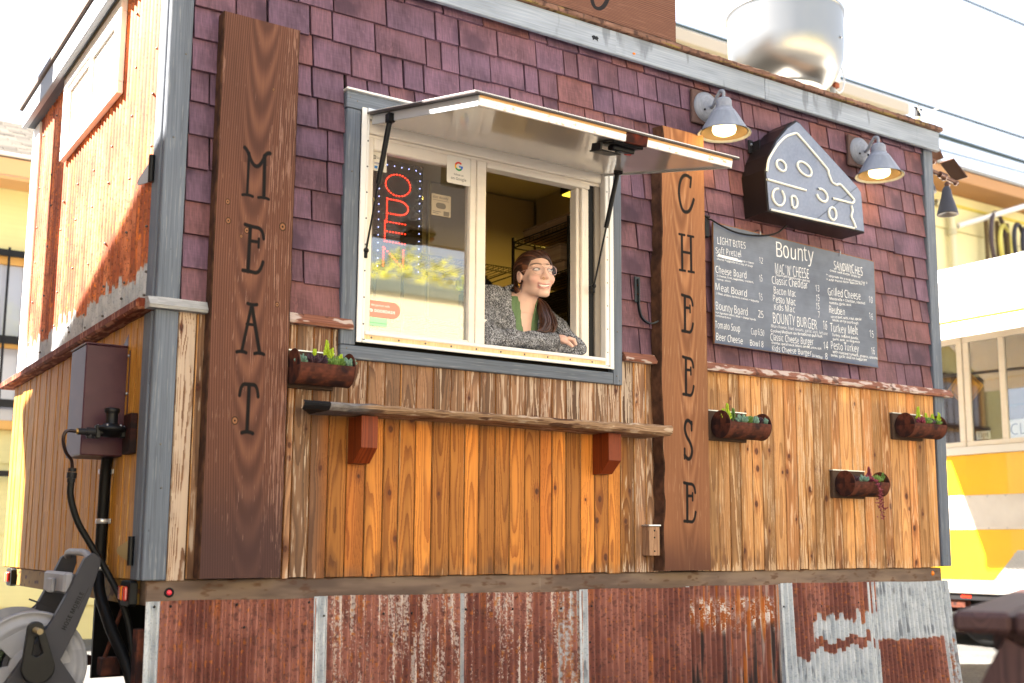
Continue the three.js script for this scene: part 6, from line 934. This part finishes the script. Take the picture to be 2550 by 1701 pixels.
// ---------------------------------------------------------------- woman leaning on the window track
{
  // naive surface nets over a distance field
  function nets(sdf, lo, hi, h, color) {
    const n = [0, 1, 2].map((k) => Math.ceil((hi[k] - lo[k]) / h) + 1), [nx, ny, nz] = n, F = new Float32Array(nx * ny * nz), id = (i, j, k) => i + nx * (j + ny * k);
    for (let k = 0; k < nz; k++) for (let j = 0; j < ny; j++) for (let i = 0; i < nx; i++) F[id(i, j, k)] = sdf(lo[0] + i * h, lo[1] + j * h, lo[2] + k * h);
    const vi = new Int32Array(nx * ny * nz).fill(-1), pos = [], idx = [];
    for (let k = 0; k < nz - 1; k++) for (let j = 0; j < ny - 1; j++) for (let i = 0; i < nx - 1; i++) {
      let c = 0, sx = 0, sy = 0, sz = 0; const at = (a, b, d) => F[id(i + a, j + b, k + d)];
      const E = (a, b) => { const u = at(...a), v = at(...b); if ((u < 0) !== (v < 0)) { const t = u / (u - v); sx += a[0] + (b[0] - a[0]) * t; sy += a[1] + (b[1] - a[1]) * t; sz += a[2] + (b[2] - a[2]) * t; c++; } };
      for (const [p, q] of [[0, 0], [0, 1], [1, 0], [1, 1]]) { E([0, p, q], [1, p, q]); E([p, 0, q], [p, 1, q]); E([p, q, 0], [p, q, 1]); }
      if (c) { vi[id(i, j, k)] = pos.length / 3; pos.push(lo[0] + (i + sx / c) * h, lo[1] + (j + sy / c) * h, lo[2] + (k + sz / c) * h); }
    }
    const quad = (a, b, c, d, f) => { if (a < 0 || b < 0 || c < 0 || d < 0) return; f ? idx.push(a, b, c, a, c, d) : idx.push(a, c, b, a, d, c); };
    for (let k = 1; k < nz - 1; k++) for (let j = 1; j < ny - 1; j++) for (let i = 1; i < nx - 1; i++) {
      const s = F[id(i, j, k)] < 0;
      if (s !== F[id(i + 1, j, k)] < 0) quad(vi[id(i, j - 1, k - 1)], vi[id(i, j, k - 1)], vi[id(i, j, k)], vi[id(i, j - 1, k)], s);
      if (s !== F[id(i, j + 1, k)] < 0) quad(vi[id(i - 1, j, k - 1)], vi[id(i - 1, j, k)], vi[id(i, j, k)], vi[id(i, j, k - 1)], s);
      if (s !== F[id(i, j, k + 1)] < 0) quad(vi[id(i - 1, j - 1, k)], vi[id(i, j - 1, k)], vi[id(i, j, k)], vi[id(i - 1, j, k)], s);
    }
    const g = new THREE.BufferGeometry(); g.setAttribute('position', new THREE.Float32BufferAttribute(pos, 3)); g.setIndex(idx); g.computeVertexNormals();
    const uv = new Float32Array(pos.length / 3 * 2); for (let i = 0; i < pos.length / 3; i++) { uv[i * 2] = pos[i * 3] + 0.4 * pos[i * 3 + 2]; uv[i * 2 + 1] = pos[i * 3 + 1] + 0.4 * pos[i * 3 + 2]; } g.setAttribute('uv', new THREE.BufferAttribute(uv, 2));
    if (color) { const c = new Float32Array(pos.length); for (let i = 0; i < pos.length; i += 3) { const q = color(pos[i], pos[i + 1], pos[i + 2]); c[i] = q[0]; c[i + 1] = q[1]; c[i + 2] = q[2]; } g.setAttribute('color', new THREE.BufferAttribute(c, 3)); }
    return g;
  }
  const ell = (x, y, z, c, r) => { const a = (x - c[0]) / r[0], b = (y - c[1]) / r[1], d = (z - c[2]) / r[2], k = Math.sqrt(a * a + b * b + d * d); return (k - 1) * Math.min(r[0], r[1], r[2]) * (k < 1 ? 1 : 0.5 + 0.5 * 1); };
  const cap = (x, y, z, a, b, r0, r1) => { const bx_ = b[0] - a[0], by = b[1] - a[1], bz = b[2] - a[2], px = x - a[0], py = y - a[1], pz = z - a[2], t = clamp((px * bx_ + py * by + pz * bz) / (bx_ * bx_ + by * by + bz * bz)); return Math.hypot(px - bx_ * t, py - by * t, pz - bz * t) - (r0 + (r1 - r0) * t); };
  const sm = (a, b, k) => { const h = clamp(0.5 + 0.5 * (b - a) / k); return b + (a - b) * h - k * h * (1 - h); };
  const sub = (a, b, k) => -sm(-a, b, k);

  const person = thing('person', 'smiling woman in grey tweed cardigan and glasses leaning on crossed arms', 'person', [0, 0, 0]);
  // head frame
  const HC = V(1.655, 2.023, -0.085), HR = new THREE.Matrix4().makeRotationFromEuler(new THREE.Euler(-0.04, -0.13, 0.05, 'YXZ')), HM = HR.clone().setPosition(HC), HI = HM.clone().invert(), S = 1.0;
  const head = (x, y, z) => {   // local, metres; +z forward
    let d = ell(x, y, z, [0, 0.032, -0.018], [0.073, 0.076, 0.09]);
    d = sm(d, ell(x, y, z, [0, -0.018, 0.022], [0.061, 0.072, 0.063]), 0.025);
    d = sm(d, cap(x, y, z, [-0.045, -0.055, -0.005], [-0.016, -0.089, 0.058], 0.018, 0.014), 0.02); d = sm(d, cap(x, y, z, [0.045, -0.055, -0.005], [0.016, -0.089, 0.058], 0.018, 0.014), 0.02);
    d = sm(d, ell(x, y, z, [0, -0.09, 0.066], [0.02, 0.014, 0.015]), 0.014);
    for (const s of [-1, 1]) {
      d = sm(d, ell(x, y, z, [s * 0.039, -0.024, 0.055], [0.023, 0.019, 0.021]), 0.016);           // smiling cheeks
      d = sub(d, ell(x, y, z, [s * 0.031, 0.0118, 0.0925], [0.017, 0.0075, 0.013]), 0.009);            // eye sockets
      d = sm(d, cap(x, y, z, [s * 0.012, 0.03, 0.08], [s * 0.046, 0.032, 0.064], 0.007, 0.006), 0.012); // brow
      d = sm(d, ell(x, y, z, [s * 0.0115, -0.0255, 0.089], [0.0085, 0.007, 0.009]), 0.006);            // nostril wing
      d = sm(d, ell(x, y, z, [s * 0.075, 0.0, -0.012], [0.009, 0.03, 0.018]), 0.008); d = sub(d, ell(x, y, z, [s * 0.084, 0.004, -0.008], [0.006, 0.017, 0.009]), 0.004);
    }
    d = sm(d, cap(x, y, z, [0, 0.018, 0.082], [0, -0.02, 0.099], 0.0075, 0.0105), 0.013);              // nose
    d = sm(d, cap(x, y, z, [-0.023, -0.0495, 0.077], [0, -0.0535, 0.083], 0.0045, 0.0052), 0.008); d = sm(d, cap(x, y, z, [0.023, -0.0495, 0.077], [0, -0.0535, 0.083], 0.0045, 0.0052), 0.008);
    d = sm(d, cap(x, y, z, [-0.021, -0.0635, 0.074], [0, -0.0705, 0.08], 0.005, 0.006), 0.008); d = sm(d, cap(x, y, z, [0.021, -0.0635, 0.074], [0, -0.0705, 0.08], 0.005, 0.006), 0.008);
    d = sub(d, ell(x, y, z, [0, -0.0625 + 8 * x * x, 0.086], [0.0275, 0.0056, 0.016]), 0.003);      // open smile
    return d;
  };
  const local = V(); const toL = (x, y, z) => local.set(x, y, z).applyMatrix4(HI);
  const NB = [1.615, 1.89, -0.165], chest = (x, y, z) => { let d = ell(x, y, z, [1.60, 1.765, -0.235], [0.165, 0.18, 0.125]); d = sm(d, cap(x, y, z, [1.475, 1.912, -0.2], [1.735, 1.885, -0.215], 0.063, 0.058), 0.06); d = sm(d, cap(x, y, z, [1.6, 1.7, -0.26], [1.62, 1.3, -0.42], 0.14, 0.15), 0.06); return d; };
  const bodyF = (x, y, z) => sm(neck(x, y, z), chest(x, y, z), 0.03);
  const neck = (x, y, z) => cap(x, y, z, [1.645, 1.96, -0.115], [NB[0], NB[1] - 0.02, NB[2]], 0.043, 0.058);
  // skin: head, neck, upper chest, the hand that shows below the sleeve
  const HB = [1.725, 1.737, -0.012];
  const hand = (x, y, z) => { let d = cap(x, y, z, [1.69, 1.738, -0.02], [1.738, 1.741, -0.006], 0.021, 0.019); d = sm(d, ell(x, y, z, [1.745, 1.739, -0.004], [0.026, 0.016, 0.026]), 0.012); const F = [[0.022, 0.016, 0.0088], [0.008, 0.02, 0.0092], [-0.007, 0.019, 0.009], [-0.02, 0.012, 0.008]]; for (const [dz, l, r] of F) { d = sm(d, cap(x, y, z, [1.762, 1.744, -0.004 + dz], [1.776 + l * 0.4, 1.738, 0.002 + dz], r, r * 0.95), 0.004); d = sm(d, cap(x, y, z, [1.776 + l * 0.4, 1.738, 0.002 + dz], [1.782 + l * 0.5, 1.719, 0.006 + dz], r * 0.95, r * 0.8), 0.003); } d = sm(d, cap(x, y, z, [1.725, 1.735, 0.012], [1.75, 1.72, 0.03], 0.0105, 0.009), 0.005); return sm(d, cap(x, y, z, [1.75, 1.72, 0.03], [1.768, 1.709, 0.03], 0.009, 0.0075), 0.004); };
  const skinSDF = (x, y, z) => { const l = toL(x, y, z); let d = head(l.x, l.y, l.z); return sm(d, Math.max(bodyF(x, y, z), -(y - 1.6)), 0.02); };
  const skinCol = (x, y, z) => {
    const l = toL(x, y, z); let c = [0.71, 0.45, 0.345]; const n = fbm(x * 60, y * 60 + z * 40, 3); c = c.map((e, i) => e * (0.94 + 0.12 * n));
    const f = (a, b, r) => ss(r, r * 0.35, Math.hypot(l.x - a, l.y - b));
    if (l.z > 0.03 && l.y > -0.13 && l.y < 0.12) {
      const bl = Math.max(f(-0.04, -0.03, 0.026), f(0.04, -0.03, 0.026)) * 0.55 + f(0, -0.022, 0.016) * 0.35; c = mix3(c, [0.70, 0.33, 0.27], bl);
      const my = l.y + 0.0625 - 8 * l.x * l.x, lip = ss(0.0135, 0.0095, Math.abs(my)) * ss(0.033, 0.027, Math.abs(l.x)); c = mix3(c, [0.60, 0.25, 0.23], lip * 0.75);
      if (Math.abs(my) < 0.004 && Math.abs(l.x) < 0.024 && l.z < 0.081) c = [0.16, 0.04, 0.04];
      for (const s of [-1, 1]) { const bx2 = l.x * s, by = l.y - (0.0335 + 0.006 * Math.sin(clamp((bx2 - 0.012) / 0.04) * 3.1)); c = mix3(c, [0.075, 0.04, 0.028], ss(0.0055, 0.003, Math.abs(by)) * ss(0.009, 0.015, bx2) * ss(0.056, 0.046, bx2) * 0.85); const ey = l.y - 0.0125, ex = bx2 - 0.031; c = mix3(c, [0.10, 0.055, 0.045], ss(0.0025, 0.001, Math.abs(Math.hypot(ex / 1.75, ey) - 0.0068)) * (ey > -0.001 ? 0.9 : 0.3)); }
    }
    return c;
  };
  const skin = phy({ vertexColors: true, roughness: 0.52, sheen: 0.2 });
  const bodyG = mergeGeometries([nets(skinSDF, [1.45, 1.86, -0.24], [1.82, 2.16, 0.07], 0.0034, skinCol), nets((x, y, z) => Math.max(skinSDF(x, y, z), y - 1.865), [1.40, 1.60, -0.40], [1.80, 1.88, -0.06], 0.008, skinCol), nets(hand, [1.66, 1.69, -0.06], [1.82, 1.78, 0.06], 0.0028, () => [0.71, 0.43, 0.33])]);
  mesh('body', bodyG, skin, person);
  const hg = (g) => { g.applyMatrix4(HM); return g; };
  mesh('teeth', hg((() => { const g = new THREE.SphereGeometry(1, 20, 8); g.scale(0.026, 0.0056, 0.008); const p = g.attributes.position; for (let i = 0; i < p.count; i++) p.setY(i, p.getY(i) + 8 * p.getX(i) * p.getX(i)); g.translate(0, -0.0605, 0.0742); return g; })()), phy({ color: 0xe9e2d6, roughness: 0.25 }), person);
  const eye = (s) => { const g = new THREE.SphereGeometry(0.0118, 24, 18), p = g.attributes.position, c = new Float32Array(p.count * 3), look = V(0.35, 0.08, 0.93).normalize(); for (let i = 0; i < p.count; i++) { const d = V().fromBufferAttribute(p, i).normalize().dot(look), k = d > 0.965 ? [0.012, 0.01, 0.01] : d > 0.86 ? [0.10, 0.12, 0.10] : [0.66, 0.6, 0.57]; c.set(k, i * 3); } g.setAttribute('color', new THREE.BufferAttribute(c, 3)); g.scale(1.2, 0.52, 1); g.translate(s * 0.031, 0.0112, 0.0738); return hg(g); };
  for (const s of [-1, 1]) mesh('eye', eye(s), phy({ vertexColors: true, roughness: 0.1 }), person);
  // glasses, earring, nose ring
  const rims = []; for (const s of [-1, 1]) { const q = []; for (let i = 0; i < 24; i++) { const a = i / 24 * 6.2832; q.push(V(s * 0.033 + 0.0245 * Math.cos(a), 0.006 + 0.021 * Math.sin(a) * (Math.sin(a) < 0 ? 1.05 : 0.9), 0.101 - 0.012 * Math.abs(Math.cos(a) > 0 === s > 0 ? Math.cos(a) : 0))); } rims.push(new THREE.TubeGeometry(new THREE.CatmullRomCurve3(q, true), 48, 0.0010, 6, true)); rims.push(tube([[s * 0.057, 0.014, 0.09], [s * 0.068, 0.014, 0.06], [s * 0.079, 0.012, 0.0], [s * 0.08, 0.006, -0.02]], 0.0011, 16, 6)); }
  rims.push(tube([[-0.009, 0.012, 0.103], [0, 0.015, 0.106], [0.009, 0.012, 0.103]], 0.0012, 8, 6)); mesh('glasses', hg(merge(rims)), phy({ color: 0xc9a298, roughness: 0.2, clearcoat: 0.6 }), person);
  for (const s of [-1, 1]) { const g = new THREE.CircleGeometry(0.0225, 24); g.scale(1, 0.85, 1); g.translate(s * 0.033, 0.006, 0.099); mesh('glasses_lens', hg(g), phy({ color: 0xffffff, transmission: 1, thickness: 0, roughness: 0.02, ior: 1.4 }), person); }
  const gold = std({ color: 0xc89a48, roughness: 0.25, metalness: 0.9 }), er = new THREE.TorusGeometry(0.0105, 0.0022, 8, 20); er.rotateY(1.0); er.translate(-0.081, -0.041, -0.006); mesh('earring', hg(er), gold, person); const nr = new THREE.TorusGeometry(0.0042, 0.0008, 6, 14); nr.translate(-0.013, -0.033, 0.1); mesh('nose_ring', hg(nr), gold, person);
  // hair: side-parted cap swept back to a low tail that falls over the far shoulder
  const hairT = tex(256, 256, 0.05, 0.4, (u, v) => { const a = fbm(u * 900, v * 14, 3), b = fbm(u * 260 + 4, v * 6, 3); return mix3(mix3([34, 20, 16], [84, 50, 37], a), [140, 88, 58], ss(0.56, 0.72, b) * 0.7); });
  const hairM = phy({ map: hairT, roughness: 0.42, sheen: 0.3 });
  const hairSDF = (x, y, z) => { let d = ell(x, y, z, [0, 0.036, -0.022], [0.0835, 0.086, 0.1]); d = sm(d, ell(x, y, z, [-0.01, -0.06, -0.085], [0.045, 0.04, 0.035]), 0.03); d = sm(d, ell(x, y, z, [-0.058, -0.052, -0.055], [0.024, 0.034, 0.03]), 0.015);
    const part_ = Math.abs(x - 0.016) , line = 0.056 + 0.016 * Math.cos(clamp((x - 0.01) / 0.07, -1, 1) * 1.57) - 0.01; // hairline rises at the parting
    let cut = Math.min(y - (line - 0.085 * ss(0.03, 0.078, Math.abs(x))) , 1); cut = (z - 0.002 - 0.05 * ss(0.02, 0.085, y)) * 0.8 - Math.max(0, (y - line + 0.055 * ss(0.04, 0.07, Math.abs(x)))) * 2.2; d = Math.max(d, cut); const ear = ell(x, y, z, [-0.08, -0.008, -0.008], [0.02, 0.03, 0.02]); d = sub(d, ear, 0.008);
    d += 0.0016 * Math.sin(Math.atan2(y - 0.03, z + 0.1) * 26 + x * 220) * ss(0.0, 0.02, part_); return d; };
  const hairCap = nets(hairSDF, [-0.1, -0.12, -0.14], [0.1, 0.135, 0.1], 0.0036); { const p = hairCap.attributes.position, uv = hairCap.attributes.uv; for (let i = 0; i < p.count; i++) uv.setXY(i, Math.atan2(p.getY(i) - 0.02, p.getZ(i) + 0.13) * 0.055 + p.getX(i) * 0.25, p.getZ(i) + p.getX(i) * 0.3); }
  mesh('hair', hg(hairCap), hairM, person);
  const strands = [], q = rng(21);
  const lock = (pts, r) => { const c = new THREE.CatmullRomCurve3(pts), n = 26, pos = [], uv = []; const fr = c.computeFrenetFrames(n, false); const ring = (i) => { const p = c.getPoint(i / n), t = i / n, w = r * (0.55 + 0.75 * Math.sin(Math.PI * Math.min(1, t * 0.9 + 0.12))) * (t > 0.8 ? 1 - (t - 0.8) * 4 : 1) + 0.0006, out = []; for (let k = 0; k < 6; k++) { const a = k / 6 * 6.2832; out.push(p.clone().addScaledVector(fr.normals[i], Math.cos(a) * w).addScaledVector(fr.binormals[i], Math.sin(a) * w * 0.7)); } return out; }; const u0 = q() * 0.3; for (let i = 0; i < n; i++) { const a = ring(i), b = ring(i + 1); for (let k = 0; k < 6; k++) { const k2 = (k + 1) % 6; for (const [p, uu, vv] of [[a[k], k, i], [b[k2], k + 1, i + 1], [b[k], k, i + 1], [a[k], k, i], [a[k2], k + 1, i], [b[k2], k + 1, i + 1]]) { pos.push(p.x, p.y, p.z); uv.push(u0 + uu * 0.004, vv / n * 0.35); } } } const g = new THREE.BufferGeometry(); g.setAttribute('position', new THREE.Float32BufferAttribute(pos, 3)); g.setAttribute('uv', new THREE.Float32BufferAttribute(uv, 2)); g.computeVertexNormals(); strands.push(g); };
  for (let i = 0; i < 64; i++) { const a = q() * 6.28, r = Math.sqrt(q()), ox = r * Math.cos(a), oz = r * Math.sin(a), cur = rr(-1, 1, q); lock([V(1.685 + ox * 0.018, 1.95, -0.150 + oz * 0.014), V(1.715 + ox * 0.024, 1.915, -0.125 + oz * 0.02), V(1.715 + ox * 0.032, 1.875, -0.098 + oz * 0.022), V(1.722 + ox * 0.04 + 0.008 * cur, 1.828, -0.082 + oz * 0.024), V(1.71 + ox * 0.044 - 0.01 * cur, 1.79, -0.075 + oz * 0.024), V(1.69 + ox * 0.046 - 0.03 * (cur > 0.2 ? 1 : 0), 1.762 + 0.012 * q(), -0.07 + oz * 0.022)], rr(0.0035, 0.007, q)); }
  for (let i = 0; i < 44; i++) { const t = i / 44; const P = (x, yy, z) => V(x, yy, z).applyMatrix4(HM); lock([P(0.012 - 0.03 * t, 0.112 - 0.03 * t, 0.03 - 0.01 * t), P(-0.03 - 0.02 * t, 0.104 - 0.035 * t, 0.0), P(-0.064 - 0.012 * t, 0.07 - 0.05 * t, -0.035), P(-0.07, 0.015 - 0.055 * t, -0.07 - 0.008 * t), P(-0.045, -0.04 - 0.025 * t, -0.105)], rr(0.002, 0.0038, q)); }
  for (let i = 0; i < 30; i++) { const t = i / 30, P = (x, yy, z) => V(x, yy, z).applyMatrix4(HM); lock([P(0.018 + 0.01 * t, 0.113 - 0.004 * t, 0.034 - 0.05 * t), P(0.052, 0.098 - 0.02 * t, 0.03 - 0.05 * t), P(0.076, 0.06 - 0.03 * t, 0.012 - 0.05 * t), P(0.079, 0.0 - 0.03 * t, -0.02 - 0.03 * t), P(0.06, -0.05 - 0.02 * t, -0.07)], rr(0.002, 0.0036, q)); }
  mesh('hair_tail', merge(strands), hairM, person);
  // green ribbed top under the cardigan
  const ribT = tex(128, 64, 0.06, 0.06, (u, v) => { const s = 0.5 + 0.5 * Math.sin(u / 0.006 * 6.2832); return mix3([66, 88, 60], [138, 162, 118], s * 0.8 + 0.2 * fbm(u * 300, v * 300, 2)); });
  const vneck = (x, y) => Math.abs(x - 1.632 + (1.9 - y) * 0.05) - (0.012 + 0.19 * Math.max(0, y - 1.725));
  mesh('top', nets((x, y, z) => Math.max(bodyF(x, y, z) - 0.006, -vneck(x, y), -(z + 0.23), y - 1.935), [1.44, 1.66, -0.25], [1.80, 1.95, -0.08], 0.0052), std({ map: ribT, roughness: 0.9 }), person);
  // tweed cardigan: body, sleeves, folded forearms resting on the track
  const tweed = tex(512, 512, 0.35, 0.35, (u, v) => { const a = vn(u * 620, v * 300), b = vn(u * 330 + 7, v * 560 + 3), c = fbm(u * 60, v * 60, 3); let k = a > 0.62 ? 168 : a > 0.36 ? 106 : 58; k = mixv(k, b > 0.66 ? 188 : b < 0.3 ? 46 : k, 0.5); k *= 0.8 + 0.4 * c; return [k * 1.0, k * 1.0, k * 1.03]; });
  const wool = std({ map: tweed, roughness: 0.98, bumpMap: tweed, bumpScale: 0.003 });
  const eR = [1.385, 1.722, -0.06], wR = [1.705, 1.733, -0.018], eL = [1.832, 1.714, -0.025], wL = [1.53, 1.712, -0.085];
  const fold = (x, y, z) => 0.0045 * Math.sin(x * 62 + y * 30) * Math.sin(y * 46 + z * 30) + 0.004 * (fbm(x * 16, y * 16 + z * 9, 2) - 0.5) * 2;
  const cardSDF = (x, y, z) => {
    let d = Math.max(bodyF(x, y, z) - 0.014, y - 1.975 + 0.3 * Math.max(0, z + 0.14)); const open = Math.abs(x - 1.632) - (0.066 + 0.1 * Math.max(0, y - 1.8)); if (z > -0.24) d = Math.max(d, -open); 
    const collar = Math.abs(cap(x, y, z, [1.605, 1.88, -0.185], [1.62, 1.99, -0.16], 0.085, 0.064)) - 0.008; d = sm(d, Math.max(collar, y - 1.988, 1.87 - y, z + 0.125), 0.015);
    let a = cap(x, y, z, [1.462, 1.90, -0.2], [1.385, 1.80, -0.13], 0.07, 0.066); a = sm(a, cap(x, y, z, [1.385, 1.80, -0.13], eR, 0.066, 0.052), 0.03); a = sm(a, cap(x, y, z, eR, wR, 0.046, 0.031), 0.022);
    let b = cap(x, y, z, [1.742, 1.88, -0.215], [1.80, 1.795, -0.13], 0.064, 0.058); b = sm(b, cap(x, y, z, [1.80, 1.795, -0.13], eL, 0.056, 0.043), 0.03); b = sm(b, cap(x, y, z, eL, wL, 0.04, 0.034), 0.02);
    d = sm(sm(d, a, 0.03), b, 0.012); d = Math.max(d, -(y - 1.6755)); return d + fold(x, y, z);
  };
  mesh('cardigan', nets(cardSDF, [1.29, 1.66, -0.36], [1.90, 2.01, 0.06], 0.0062), wool, person);
  mesh('cuff', (() => { const g = new THREE.TorusGeometry(0.0315, 0.0045, 8, 28); g.rotateY(Math.PI / 2); g.rotateZ(0.1); g.translate(wR[0] + 0.008, wR[1], wR[2]); return g; })(), wool, person);
  mesh('skirt_apron', nets((x, y, z) => Math.max(cap(x, y, z, [1.61, 1.62, -0.3], [1.62, 0.95, -0.48], 0.15, 0.17), 0.79 - y), [1.38, 0.76, -0.72], [1.86, 1.72, -0.12], 0.03), std({ color: 0x1d2026, roughness: 0.9 }), person);
}
renderer.render(scene, camera);
